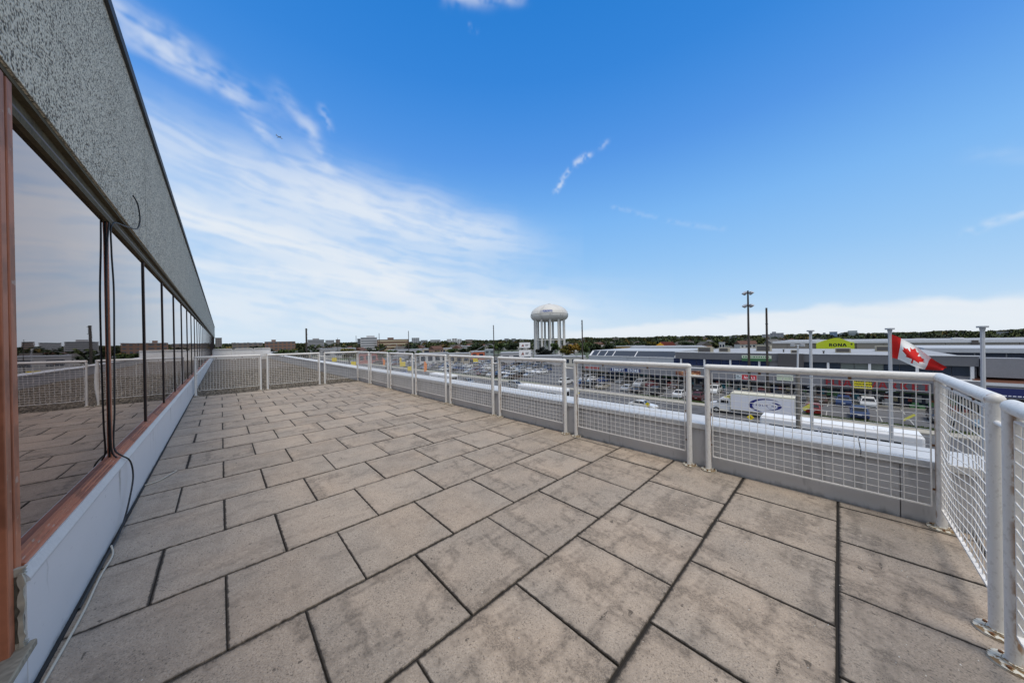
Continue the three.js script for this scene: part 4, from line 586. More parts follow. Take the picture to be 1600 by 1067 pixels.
// ================================================================ POLES, SIGNS, FLAG
const woodPole = new THREE.MeshStandardMaterial({ map: speckle(128, 512, [0.05, 0.042, 0.036], 1.1, 40, 9), roughness: 0.95 }), galv = mat(0.42, 0.43, 0.45, 0.5, { metalness: 0.2 }), poleGrey = new THREE.MeshStandardMaterial({ map: speckle(128, 512, [0.47, 0.48, 0.505], 0.25, 50, 8), roughness: 0.5 }), darkSteel = mat(0.03, 0.03, 0.033, 0.6), concretePole = mat(0.17, 0.155, 0.135, 0.9);
{
  const list = [[1198, 481], [909.5, 500], [771, 508], [638, 517], [592, 520.7], [556, 524.5], [527, 528]], where = ['behind the white box truck', 'right of the water tower', 'beside the curved lamp arm', 'by the brown brick offices', 'before the white office block', 'left of the white office block', 'by the yellow-green tree'];
  const tops = [];
  list.forEach(([x, y], i) => {
    const p = onV(x, y, 64.05), t = thing('utility_pole', `tall dark wooden utility pole ${where[i]}`, 'pole', [64.05, G + 0.13, p.u], 'utility poles along the far sidewalk'); tops.push(p);
    part(t, 'pole', rod(V3(64.05, G + 0.13, p.u), V3(64.05, p.h, p.u), 0.19, 12, 0.13), woodPole);
    part(t, 'insulator', [0.25, 1.0, 1.9].map(d => rod(V3(64.05, p.h - d, p.u), V3(63.7, p.h - d + 0.06, p.u), 0.035, 8)), darkSteel); part(t, 'strap', [2.6, 6].map(d => new THREE.CylinderGeometry(0.18, 0.18, 0.12, 12).translate(64.05, p.h - d, -p.u)), darkSteel);
  });
  const q = onR(478, 513, 97), t = thing('utility_pole', 'thick dark utility pole rising beyond the gravel roof parapet', 'pole', [q.v, G, q.u]); part(t, 'pole', rod(V3(q.v, G, q.u), V3(q.v, q.h, q.u), 0.24, 12, 0.19), woodPole); part(t, 'insulator', [0.3, 1.6].map(d => rod(V3(q.v, q.h - d, q.u), V3(q.v + 0.4, q.h - d, q.u), 0.04, 8)), darkSteel);
}
{ // floodlight mast in the market lot
  const p = onV(1169, 454, 66.6), t = thing('floodlight_mast', 'very tall dark mast with two rings of floodlights in the market lot', 'light mast', [66.6, G, p.u]);
  part(t, 'mast', [rod(V3(66.6, G - 0.02, p.u), V3(66.6, p.h, p.u), 0.24, 14, 0.12), new THREE.CylinderGeometry(0.4, 0.45, 0.5, 16).translate(66.6, G + 0.22, -p.u)], woodPole);
  for (const [dy, n] of [[-0.4, 4], [-2.6, 4]]) { part(t, 'ring', new THREE.TorusGeometry(0.5, 0.05, 8, 20).rotateX(Math.PI / 2).translate(66.6, p.h + dy, -p.u), darkSteel); for (let i = 0; i < n; i++) { const a = i * 1.57 + 0.5, x = 66.6 + 0.62 * Math.cos(a), z = -p.u + 0.62 * Math.sin(a); const g = new THREE.CylinderGeometry(0.34, 0.16, 0.42, 12).rotateX(0.6).rotateY(-a + 1.57).translate(x, p.h + dy - 0.1, z); part(t, 'floodlight', g, galv); } }
  const r = onV(1246, 539, 34.5), l = thing('lamp_post', 'slim brown street lamp with two short heads, standing before the bus', 'street lamp', [34.5, G, r.u]);
  part(l, 'post', [rod(V3(34.5, G - 0.02, r.u), V3(34.5, r.h - 2.4, r.u), 0.17, 12, 0.14)], concretePole); part(l, 'upper_post', [rod(V3(34.5, r.h - 2.4, r.u), V3(34.5, r.h, r.u - 0.06), 0.06, 10)], whiteTrim); part(l, 'cross_arm', rod(V3(34.5, r.h, r.u + 0.25), V3(34.5, r.h, r.u - 0.3), 0.04, 8), galv); for (const s of [0.27, -0.33]) part(l, 'lamp_head', rbox(34.35, 34.65, r.h - 0.14, r.h + 0.08, r.u + s - 0.14, r.u + s + 0.14, 0.04), galv);
}
{ // flagpoles close to the building
  const tops = [[1267, 518, 'bare white flagpole standing beside the flea market sign', 0.9], [1391, 515, 'white flagpole carrying the flag', 1], [1536, 512, 'bare white flagpole before the jewellery shop, with rope cleats', 1]];
  tops.forEach(([x, y, label]) => { const p = onV(x, y, 19.6), t = thing('flagpole', label, 'flagpole', [19.6, G - 0.02, p.u], 'flagpoles in front of the office block');
    part(t, 'pole', rod(V3(19.6, G - 0.02, p.u), V3(19.6, p.h, p.u), 0.075, 18, 0.05), poleGrey); part(t, 'cap', [new THREE.CylinderGeometry(0.13, 0.13, 0.06, 18).translate(19.6, p.h + 0.03, -p.u), new THREE.CylinderGeometry(0.07, 0.06, 0.1, 14).translate(19.6, p.h - 0.05, -p.u)], galv);
    part(t, 'cleat', [rod(V3(19.6, p.h - 2.55, p.u + 0.13), V3(19.6, p.h - 2.45, p.u - 0.13), 0.02, 8)], galv); part(t, 'rope', tube([V3(19.53, p.h, p.u + 0.02), V3(19.51, p.h - 4, p.u + 0.03), V3(19.5, p.h - 9, p.u + 0.02)], 0.006, 20, 5), whiteTrim); });
  const tex = canvasTex(1024, 512, (c, w, h) => { c.fillStyle = '#f1f0ee'; c.fillRect(0, 0, w, h); c.fillStyle = '#d21f18'; c.fillRect(0, 0, w * 0.25, h); c.fillRect(w * 0.75, 0, w * 0.25, h); const L = [[0, 1], [.17, .68], [.23, .66], [.40, .75], [.31, .28], [.36, .24], [.58, .48], [.65, .36], [.69, .34], [.92, .39], [.84, .11], [.87, .06], [1, 0], [.55, -.37], [.53, -.42], [.57, -.58], [.12, -.50], [.06, -.53], [.08, -1], [0, -1]]; c.beginPath(); [...L, ...L.slice().reverse().map(p => [-p[0], p[1]])].forEach(([x, y], i) => c[i ? 'lineTo' : 'moveTo'](w / 2 + x * 205, h / 2 - y * 205)); c.fill(); c.strokeStyle = 'rgba(0,0,0,0.10)'; c.lineWidth = 2; for (const y of [4, h - 4]) { c.beginPath(); c.moveTo(0, y); c.lineTo(w, y); c.stroke(); } });
  const top = [[1389.5, 521], [1402, 525.5], [1415, 532], [1432, 541], [1447, 553], [1461, 564], [1477, 573]].map(p => onV(p[0], p[1], 19.6)), bot = [[1389.5, 558], [1399, 560], [1408, 563], [1423, 570], [1438, 575.5], [1453, 578], [1465, 578.5]].map(p => onV(p[0], p[1], 19.6));
  const ct = new THREE.CatmullRomCurve3(top.map(p => V3(p.v, p.h, p.u))), cb = new THREE.CatmullRomCurve3(bot.map(p => V3(p.v, p.h, p.u)));
  const g = new THREE.PlaneGeometry(1, 1, 48, 20), P = g.attributes.position; for (let i = 0; i < P.count; i++) { const s = P.getX(i) + 0.5, t = P.getY(i) + 0.5, a = ct.getPoint(s), b = cb.getPoint(s), q = b.lerp(a, t); q.x += 0.20 * s * Math.sin(s * 9 + t * 3.2) + 0.10 * s * Math.sin(t * 7 + s * 3) - 0.25 * s; P.setXYZ(i, q.x, q.y, q.z); } g.computeVertexNormals();
  const f = thing('flag', 'red and white maple leaf flag drooping from its pole', 'flag', [19.6, 1, -1.5]); part(f, 'cloth', g, new THREE.MeshPhysicalMaterial({ map: tex, roughness: 0.85, side: THREE.DoubleSide, transmission: 0 }));
}
{ // yellow road signs and banners by the street
  const yel = mat(0.68, 0.52, 0.02, 0.5), dia = textSign(128, 128, '#e8cf1e', (c, w, h) => { c.fillStyle = '#1c1a10'; c.beginPath(); c.arc(64, 44, 9, 0, 7); c.fill(); c.lineWidth = 9; c.strokeStyle = '#1c1a10'; c.beginPath(); c.moveTo(64, 52); c.lineTo(62, 78); c.lineTo(50, 98); c.moveTo(62, 78); c.lineTo(76, 98); c.moveTo(48, 66); c.lineTo(80, 62); c.stroke(); });
  [[1173, 652, 'yellow diamond crossing sign below the box truck'], [1012, 632, 'yellow diamond crossing sign before the white sedan'], [903, 614, 'yellow diamond crossing sign behind the dark-ended bus']].forEach(([x, y, l]) => { const v = 38 - 0.9, p = onV(x, y, v), t = thing('road_sign', l, 'road sign', [v, G + 0.12, p.u], 'yellow diamond signs along the near sidewalk'); part(t, 'post', rod(V3(v + 0.05, G + 0.1, p.u), V3(v + 0.05, p.h + 0.3, p.u), 0.035, 8), galv); const s = part(t, 'plate', new THREE.BoxGeometry(0.02, 0.42, 0.42).rotateX(Math.PI / 4).translate(v, p.h, -p.u), yel); part(s, 'symbol', new THREE.PlaneGeometry(0.4, 0.4).rotateZ(Math.PI / 4).rotateY(-Math.PI / 2).translate(v - 0.014, p.h, -p.u), new THREE.MeshStandardMaterial({ map: dia, roughness: 0.5 })); });
  [[1128, 624, 62.9, 'slanted yellow banner on a pole behind the truck cab'], [1262, 636, 65.2, 'slanted yellow banner over the red hatchback'], [1421, 652, 65.2, 'thin yellow banner over the empty lot aisle']].forEach(([x, y, v, l], i) => { const p = onV(x, y, v), t = thing('banner', l, 'banner', [v, G + 0.13, p.u], 'slanted yellow banners along the far sidewalk'); part(t, 'pole', rod(V3(v, G + 0.1, p.u - 0.5), V3(v, p.h + 0.8, p.u - 0.5), 0.05, 8), galv); const c = part(t, 'cloth', [lbox(0, 0, 0, 0.03, i === 2 ? 0.25 : 0.5, 1.3).rotateX(-0.75).translate(v - 0.1, p.h, -p.u)], mat(0.6, 0.56, 0.10, 0.7)); });
  // tall feather flags and signs over the packed lot
  [[662, 566, 9, 120, 'orange', 5.2, 'by the parked rows'], [598, 560, 6, 165, 'orange', 4.6, 'furthest up the lot'], [624, 556, 5, 178, 'yellow', 4.4, 'beside a lamp arm']].forEach(([x, y, , r, c, hh, w]) => { const p = onR(x, y, r), t = thing('feather_flag', `${c} feather flag standing in the packed lot, ${w}`, 'flag', [p.v, G, p.u], 'feather flags in the packed lot'); part(t, 'pole', rod(V3(p.v, G - 0.02, p.u), V3(p.v, G + hh, p.u), 0.04, 6), galv); part(t, 'cloth', uvm(norm(prism([[0.05, 1.2], [0.05, hh], [0.7, hh - 0.3], [1.1, hh - 1.1], [1.0, 1.6]], 0.02).rotateY(-0.6).translate(p.v, G, -p.u))), c === 'orange' ? mat(0.75, 0.2, 0.015, 0.7) : mat(0.72, 0.5, 0.02, 0.7)); });
  [[629, 569, 140, 2.4, 'beside the white bus lane'], [641, 576, 122, 2.0, 'low by the kerb'], [522, 562, 200, 2.6, 'beyond the gravel roof'], [552, 568, 175, 2.4, 'behind the far railing corner'], [743, 562, 130, 2.2, 'near the curved lamp']].forEach(([x, y, r, s, w]) => { const p = onR(x, y, r), t = thing('lot_sign', `yellow sign board on a post ${w}`, 'sign', [p.v, G, p.u], 'yellow sign boards in the packed lot'); part(t, 'post', rod(V3(p.v, G - 0.05, p.u), V3(p.v, p.h, p.u), 0.06, 6), galv); part(t, 'board', lrbox(0, 0, 0, s, s * 0.8, 0.15, 0.06).rotateY(-0.7).translate(p.v, p.h, -p.u), yel); });
}
{ // cobra-head street lamps whose curved arms show over the railing
  [[745, 553, 771, 538, 66.5, 'by the pole left of the tower sign'], [600, 548, 620, 537, 66.5, 'in front of the brown brick offices'], [905, 553, 922, 560, 66.5, 'at the pale shop wing'], [505, 545, 523, 537, 66, 'above the far railing corner']].forEach(([x0, y0, x1, y1, v, w]) => { const a = onV(x0, y0, v), b = onV(x1, y1, v), t = thing('street_lamp', `grey street lamp with long curved arm ${w}`, 'street lamp', [v, G, b.u], 'curved street lamps'); part(t, 'post', rod(V3(v, G, b.u), V3(v, b.h - 1.2, b.u), 0.12, 10, 0.08), galv); part(t, 'arm', tube([V3(v, b.h - 1.2, b.u), V3(v, b.h - 0.3, b.u + 0.2), V3(v - 0.4, b.h, mix(b.u, a.u, 0.25)), V3(v - 1.6, mix(b.h, a.h, 0.4), mix(b.u, a.u, 0.6)), V3(v - 3, a.h, a.u)], 0.07, 30, 8), galv); part(t, 'lamp_head', new THREE.SphereGeometry(0.3, 12, 8).scale(1.4, 0.45, 1).translate(v - 3, a.h, -a.u), galv); });
}
// ================================================================ WATER TOWER
{
  const c = onR(859, 531, 208), v = c.v, u = c.u, K = 208 / Math.hypot(1, 0) / FPX * Math.cos(Math.atan((859 - 800) / FPX)), X = px => px * K;   // metres per photo pixel there
  const y = py => onR(859, py, 208).h, t = thing('water_tower', 'white domed city water tower on a ring of columns', 'water tower', [v, G, u]);
  const shell = new THREE.MeshStandardMaterial({ map: dataTex(512, 256, (s, q) => { const k = 0.93 + 0.12 * (fbm(s * 12, q * 3, 4, 12, 3) - 0.5) + 0.05 * vn(s * 90, q * 30, 90, 30) - 0.16 * sm(0.55, 0.75, fbm(s * 60, q * 2, 3, 60, 2)); return [0.60 * k, 0.59 * k, 0.56 * k]; }), roughness: 0.6 });
  const prof = [[0.01, 475.2], [5, 475.4], [10, 476.3], [15, 477.9], [19, 479.8], [23, 482.3], [26, 485], [28, 488], [28.8, 491.2]], low = [[28.6, 491.9], [29.2, 492.4], [29.0, 495], [27.4, 498.4], [24, 500.6], [18, 502], [10, 502.6], [0.01, 503]];
  const P2 = a => a.map(([r, q]) => new THREE.Vector2(X(r), y(q))).reverse();
  part(t, 'dome', new THREE.LatheGeometry(P2(prof), 48).translate(v, 0, -u), shell); part(t, 'tank', new THREE.LatheGeometry(P2(low), 48).translate(v, 0, -u), shell); part(t, 'belt', new THREE.TorusGeometry(X(28.8), 0.18, 8, 48).rotateX(Math.PI / 2).translate(v, y(491.6), -u), mat(0.3, 0.3, 0.29, 0.7)); part(t, 'finial', new THREE.CylinderGeometry(0.9, 1.1, 0.6, 16).translate(v, y(475), -u), galv);
  const n = 11, R = X(23.2); for (let i = 0; i < n; i++) { const a = i / n * 2 * Math.PI + 0.12, cx = v + R * Math.cos(a), cz = -u + R * Math.sin(a), m = part(t, 'column', [rod(new THREE.Vector3(cx, G - 0.1, cz), new THREE.Vector3(cx, y(500.5), cz), 0.72, 14)], shell); part(m, 'bracket', tube([new THREE.Vector3(cx, y(503), cz), new THREE.Vector3(cx + 0.3 * Math.cos(a), y(499.5), cz + 0.3 * Math.sin(a)), new THREE.Vector3(cx + X(3.6) * Math.cos(a), y(496.6), cz + X(3.6) * Math.sin(a)), new THREE.Vector3(cx + X(5.6) * Math.cos(a), y(492.6), cz + X(5.6) * Math.sin(a))], 0.55, 12, 8), shell); }
  part(t, 'riser', rod(V3(v, G - 0.1, u), V3(v, y(502), u), 1.15, 18), mat(0.3, 0.295, 0.28, 0.7)); part(t, 'tie_ring', new THREE.TorusGeometry(R, 0.22, 8, 44).rotateX(Math.PI / 2).translate(v, y(531.2), -u), shell);
  // city lettering on the dome, wrapped on a band just proud of the shell
  const tex = canvasTex(1024, 200, (c, w, h) => { c.fillStyle = '#c2c0bb'; c.fillRect(0, 0, w, h); c.fillStyle = '#173f87'; c.font = 'bold 150px sans-serif'; c.textBaseline = 'middle'; c.textAlign = 'left'; c.fillText('TORONTO', 262, h / 2 + 8, 740); c.lineWidth = 14; c.strokeStyle = '#173f87'; c.strokeText('TORONTO', 262, h / 2 + 8, 740); c.lineWidth = 20; c.strokeStyle = '#173f87'; c.beginPath(); c.arc(118, h / 2 + 30, 62, 3.3, 5.6); c.stroke(); c.beginPath(); c.arc(210, h / 2 + 30, 62, 3.6, 6.1); c.stroke(); c.fillRect(60, h - 44, 170, 18); });
  const face = Math.atan2(-(0 - u) - 0, 0 - v);     // the side that looks at the terrace
  const a0 = Math.atan2(u, -v), g = new THREE.PlaneGeometry(1, 1, 24, 4), P = g.attributes.position, rAt = q => { for (let i = 1; i < prof.length; i++) if (q <= prof[i][1]) return mix(prof[i - 1][0], prof[i][0], (q - prof[i - 1][1]) / (prof[i][1] - prof[i - 1][1])); return 28.8; };
  for (let i = 0; i < P.count; i++) { const s = P.getX(i), q = 488.0 - P.getY(i) * 5.6, ang = a0 + 0.17 - s * 0.74, r = X(rAt(q)) + 0.06; P.setXYZ(i, v + r * Math.cos(ang), y(q), -u + r * Math.sin(ang)); } g.computeVertexNormals();
  part(t, 'lettering', g, new THREE.MeshStandardMaterial({ map: tex, roughness: 0.6, side: THREE.DoubleSide }));
}
{ // pylon sign with two white boards, and low buildings round the tower
  const p = onR(820, 540, 150), q0 = onR(812, 535, 150), q1 = onR(829, 543.5, 150), t = thing('pylon_sign', 'white roadside pylon sign with two boards left of the water tower', 'sign', [p.v, G, p.u]), w = Math.hypot(q0.v - q1.v, q0.u - q1.u);
  const face = lbl => new THREE.MeshStandardMaterial({ map: textSign(256, 128, '#e2e2e4', (c, W, H) => { c.fillStyle = '#8a5a52'; c.beginPath(); c.moveTo(40, 100); c.lineTo(86, 26); c.lineTo(112, 100); c.fill(); c.fillStyle = '#3b3d42'; c.fillRect(140, 44, 78, 16); c.fillRect(140, 72, 60, 14); }), roughness: 0.5 });
  const a = Math.atan2(p.u, p.v), put = (g, h) => g.rotateY(a - Math.PI / 2).translate(p.v, h, -p.u);
  for (const [h0, h1, ww] of [[onR(820, 543.5, 150).h, onR(820, 535, 150).h, w], [onR(820, 557, 150).h, onR(820, 547, 150).h, w * 1.1]]) { const m = part(t, 'board', put(lbox(0, 0, 0, ww, h1 - h0, 0.5), (h0 + h1) / 2), whiteTrim); part(m, 'sign_face', put(new THREE.PlaneGeometry(ww - 0.2, h1 - h0 - 0.2).translate(0, 0, 0.256), (h0 + h1) / 2), face()); }
  part(t, 'post', [put(lbox(-1.4, 0, 0, 0.3, 9.6, 0.3), G + 4.75), put(lbox(1.4, 0, 0, 0.3, 9.6, 0.3), G + 4.75)], darkSteel);
}
function block(name, label, cat, x0, x1, yt, r, depth, wall, opt = {}) {  // building seen between two pixels at a given range, its top at yt, standing on the ground
  const a = onR(x0, yt, r), b = onR(x1, yt, r), top = (a.h + b.h) / 2, cv = (a.v + b.v) / 2, cu = (a.u + b.u) / 2, w = Math.hypot(a.v - b.v, a.u - b.u), ang = Math.atan2(cv, cu), t = thing(name, label, cat, [cv, G, cu], opt.group, Math.PI - ang + Math.PI); bases.delete(t);
  t.rotation.y = -ang; const H = top - G; const m = wall.isMaterial ? wall : mat(...wall, 0.85);
  part(t, 'wall', lbox(0, H / 2, -depth / 2, w, H, depth), m); part(t, 'roof', lbox(0, H + 0.2, -depth / 2, w + 0.4, 0.4, depth + 0.4), opt.roof || roofClad);
  const fl = opt.floors || 0; for (let i = 0; i < fl; i++) { const y0 = H * (i + 0.35) / fl, hh = H / fl * 0.42; if (opt.grid) { const n = Math.max(2, Math.round(w / opt.grid)); for (let k = 0; k < n; k++) part(t, 'window', lbox(-w / 2 + w * (k + 0.5) / n, y0 + hh / 2, 0.03, w / n * 0.6, hh, 0.1), opt.glass || shopGlass); } else part(t, 'window_band', lbox(0, y0 + hh / 2, 0.05, w * 0.94, hh, 0.12), opt.glass || shopGlass); }
  if (opt.pent) { const [px, pw, ph] = opt.pent; part(t, 'penthouse', lbox(-w / 2 + w * px, H + 0.4 + ph / 2, -depth / 2, w * pw, ph, depth * 0.6), opt.pentMat || m); }
  return t;
}
const towerGlass = mat(0.06, 0.075, 0.09, 0.4);
block('apartment_tower', 'grey-brown apartment tower just past the end of the office wall', 'building', 335.5, 346, 528, 700, 20, [0.17, 0.15, 0.14], { floors: 9, grid: 3, glass: towerGlass });
block('brick_apartments', 'long brown brick apartment block beyond the green trees', 'building', 413, 461, 534, 420, 16, [0.19, 0.115, 0.085], { floors: 5, grid: 4, pent: [0.28, 0.14, 2], glass: towerGlass });
block('brick_apartments', 'low grey-brown apartment row left of the long brick block', 'building', 362, 410, 536, 520, 14, [0.16, 0.13, 0.11], { floors: 4, grid: 5, glass: towerGlass });
block('office_slab', 'pale grey distant office slab right of the thick utility pole', 'building', 480, 506, 531, 800, 18, [0.3, 0.3, 0.31], { floors: 7, glass: towerGlass, pent: [0.5, 0.4, 3] });
block('white_office', 'white office block with dark horizontal window bands', 'building', 563, 589, 527.5, 500, 20, [0.5, 0.51, 0.53], { floors: 6, glass: mat(0.1, 0.11, 0.13, 0.4), pent: [0.6, 0.5, 2.6] });
block('office_slab', 'slim grey-blue building tucked left of the white office block', 'building', 558, 563, 529.5, 520, 12, [0.2, 0.22, 0.25], { floors: 6 });
block('brick_offices', 'brown brick office building with cream window bands', 'building', 589, 638, 530.5, 480, 22, [0.13, 0.075, 0.05], { floors: 4, glass: mat(0.42, 0.36, 0.25, 0.6), pent: [0.42, 0.2, 2.6] });
block('apartment_tower', 'small pale tower right of the brown brick offices', 'building', 643, 655, 528, 900, 20, [0.3, 0.32, 0.35], { floors: 9, grid: 5, glass: towerGlass });
[[698, 705, 530, 'left'], [706, 714, 529, 'middle'], [714.5, 721, 530, 'right']].forEach(([a, b, y, w]) => block('apartment_tower', `white slab tower, ${w} one of three close together`, 'building', a, b, y, 900, 16, [0.48, 0.49, 0.5], { floors: 8, grid: 6, glass: towerGlass, group: 'three slab towers' }));
block('apartment_tower', 'tiny pale tower on the skyline left of the pylon sign', 'building', 788, 795, 529, 1000, 18, [0.33, 0.35, 0.38], { floors: 7, glass: towerGlass }); block('apartment_tower', 'tiny grey twin tower on the skyline nearest the pylon sign', 'building', 799, 806, 529, 1000, 18, [0.25, 0.27, 0.3], { floors: 7, glass: towerGlass });
block('apartment_tower', 'stepped white tower behind the wooden pole', 'building', 1191, 1203, 522.5, 900, 18, [0.36, 0.37, 0.4], { floors: 9, grid: 6, glass: towerGlass }); block('apartment_tower', 'grey gridded tower right of the wooden pole', 'building', 1203.5, 1225, 520.5, 900, 18, [0.24, 0.25, 0.28], { floors: 10, grid: 6, glass: mat(0.14, 0.16, 0.19, 0.4), pent: [0.3, 0.3, 3] });
block('apartment_tower', 'low grey tower just left of the lime gable peak', 'building', 1283, 1294, 522, 1000, 18, [0.2, 0.22, 0.25], { floors: 8, glass: towerGlass, pent: [0.5, 0.4, 3] }); block('apartment_tower', 'blue-grey glass tower above the lime gable', 'building', 1296.5, 1309, 518.5, 1000, 18, [0.17, 0.24, 0.33], { floors: 10, grid: 6, glass: mat(0.1, 0.16, 0.24, 0.25) }); block('office_slab', 'pale green-grey stepped offices right of the glass tower', 'building', 1312, 1342, 520.5, 1000, 20, [0.27, 0.31, 0.32], { floors: 9, glass: mat(0.14, 0.18, 0.2, 0.35), pent: [0.7, 0.5, 5] });
block('office_slab', 'pale block on the wooded ridge, left of a pair', 'building', 1558, 1577, 518.5, 1150, 18, [0.3, 0.32, 0.34], { floors: 6, glass: towerGlass }); block('office_slab', 'pale block on the wooded ridge, right of a pair', 'building', 1579, 1598, 518, 1150, 18, [0.3, 0.32, 0.34], { floors: 6, glass: towerGlass });
// nearer low roofs
block('low_warehouse', 'low white warehouse with cream wall panels past the packed lot', 'building', 660, 735, 545, 330, 30, [0.42, 0.38, 0.3], { floors: 1, grid: 8 }); block('low_warehouse', 'low dark-roofed depot beside the cream warehouse', 'building', 690, 740, 541.5, 380, 40, [0.14, 0.12, 0.11], { floors: 1, grid: 9 });
block('low_shop', 'small orange-walled shop at the edge of the packed lot', 'building', 736, 757, 550, 210, 14, [0.5, 0.13, 0.06], { floors: 1, grid: 5 }); block('low_shop', 'small glass-fronted shop next to the orange one', 'building', 757.5, 772, 547, 215, 14, [0.3, 0.36, 0.38], { floors: 2, grid: 4, glass: towerGlass }); block('low_shop', 'long grey-roofed shop beside the pylon sign', 'building', 782, 832, 552, 170, 14, [0.4, 0.4, 0.42], { floors: 1, grid: 6 });
block('low_warehouse', 'yellow-brown low roofs behind the pale shop wing', 'building', 941, 1010, 541.5, 300, 24, [0.34, 0.22, 0.07], { floors: 1, grid: 9 }); block('low_warehouse', 'long flat grey roof behind the thrift shop wing', 'building', 985, 1105, 543, 190, 30, [0.28, 0.29, 0.31], { floors: 1, grid: 12 }); block('low_shop', 'small white house right of the orange gable', 'building', 1124, 1133, 536, 250, 10, [0.5, 0.5, 0.5], { floors: 2, grid: 3 });
block('low_warehouse', 'grey low factory left of the white offices', 'building', 500, 556, 545, 300, 24, [0.3, 0.3, 0.31], { floors: 1, grid: 9 }); block('low_warehouse', 'pale factory with flat roof under the brick offices', 'building', 606, 660, 547, 290, 20, [0.38, 0.38, 0.4], { floors: 1, grid: 8 }); block('low_warehouse', 'pale shed at the right of the gravel roof end wall', 'building', 417, 470, 551, 190, 20, [0.4, 0.41, 0.43], { floors: 1, grid: 8 });
[[560, 598, 552, 205, [0.36, 0.12, 0.1], 'low red-fronted shop row at the back of the packed lot'], [655, 700, 552.5, 175, [0.5, 0.5, 0.5], 'low white shop row at the back of the packed lot'], [700, 734, 553, 168, [0.34, 0.3, 0.24], 'low tan shop row at the back of the packed lot'], [835, 878, 557, 150, [0.42, 0.42, 0.44], 'low grey shop beneath the water tower'], [880, 915, 558, 146, [0.45, 0.44, 0.4], 'low cream shop at the end of the packed lot']].forEach(([a, b, y, r, c, l]) => { const t = block('low_shop', l, 'building', a, b, y, r, 9, c, { floors: 1, grid: 3.5 }); });
[[508, 522, 531.5], [524, 531, 530.5], [657, 668, 531.5], [672, 688, 531], [727, 738, 530.5], [812, 822, 530], [905, 913, 528.5], [955, 968, 528.5], [1008, 1018, 527], [1052, 1066, 527], [1098, 1110, 526], [1140, 1158, 525.5], [1240, 1256, 523.5], [1352, 1368, 521.5], [1382, 1392, 520.5], [1430, 1446, 520.5], [1490, 1512, 519.5]].forEach(([a, b, y], i) => block('distant_block', ['pale mid-rise block on the wooded skyline', 'brown mid-rise block on the wooded skyline', 'grey mid-rise block on the wooded skyline'][i % 3], 'building', a, b, y, 1150, 16, [[0.42, 0.43, 0.45], [0.24, 0.18, 0.15], [0.28, 0.3, 0.33]][i % 3], { floors: 6, glass: towerGlass, group: ['pale', 'brown', 'grey'][i % 3] + ' mid-rise blocks on the skyline' }));
{ // gabled hall with orange front and red roof
  const a = onR(1024, 543, 260), b = onR(1060, 543, 260), cv = (a.v + b.v) / 2, cu = (a.u + b.u) / 2, t = thing('gabled_hall', 'orange-fronted gabled hall with dark red roof behind the market', 'building', [cv, G, cu]); bases.delete(t); t.rotation.y = -Math.atan2(cv, cu);
  const gb = prism([[-7.5, 0], [-7.5, 6.4], [-4.2, 9.2], [-0.9, 6.4], [-0.9, 0]], 1).translate(0, 0, 8); part(t, 'gable_front', uvm(norm(gb)), mat(0.62, 0.32, 0.02, 0.7)); part(t, 'roof', uvm(norm(prism([[-7.2, 6.3], [-4.2, 9.4], [4.2, 9.4], [6.8, 6.3]], 8).translate(0, 0, 0))), mat(0.16, 0.03, 0.02, 0.7)); part(t, 'wall', lbox(0, 3.1, 4, 13.6, 6.2, 7.9), mat(0.36, 0.33, 0.3, 0.8));
}
{ // small houses scattered among the trees
  const walls = [[0.45, 0.44, 0.42], [0.3, 0.2, 0.15], [0.5, 0.49, 0.47], [0.36, 0.33, 0.28]], roofs = [[0.07, 0.065, 0.06], [0.1, 0.05, 0.035], [0.12, 0.12, 0.12]], wm = walls.map(c => mat(...c, 0.85)), rm = roofs.map(c => mat(...c, 0.9)), names = ['cream', 'brick', 'white', 'tan'], rn = ['dark', 'red-brown', 'grey'], pr = {};
  for (let i = 0; i < 84; i++) { const az = rr(8, 104) / 57.3, r = rr(310, 640), a = i % 4, b = Math.floor(rnd() * 3), k = a + '_' + b, v = r * Math.sin(az), u = r * Math.cos(az), lab = `${names[a]} house with ${rn[b]} gable roof among the far trees`; if (pr[k]) { copyOf(pr[k], [v, G, u], rr(0, 6), lab); continue; } const t = pr[k] = thing('house', lab, 'house', [v, G, u], `${names[a]} and ${rn[b]} houses among the far trees`, rr(0, 6)); bases.delete(t); part(t, 'wall', lbox(0, 2.8, 0, 11, 5.8, 8), wm[a]); part(t, 'roof', uvm(norm(prism([[-4.6, 5.6], [0, 8.6], [4.6, 5.6]], 11.6).translate(0, 0, -5.8).rotateY(Math.PI / 2))), rm[b]); for (const x of [-3.4, 0, 3.4]) for (const z of [-4.02, 4.02]) part(t, 'window', lbox(x, 3.6, z, 1.5, 1.4, 0.06), shopGlass); }
}
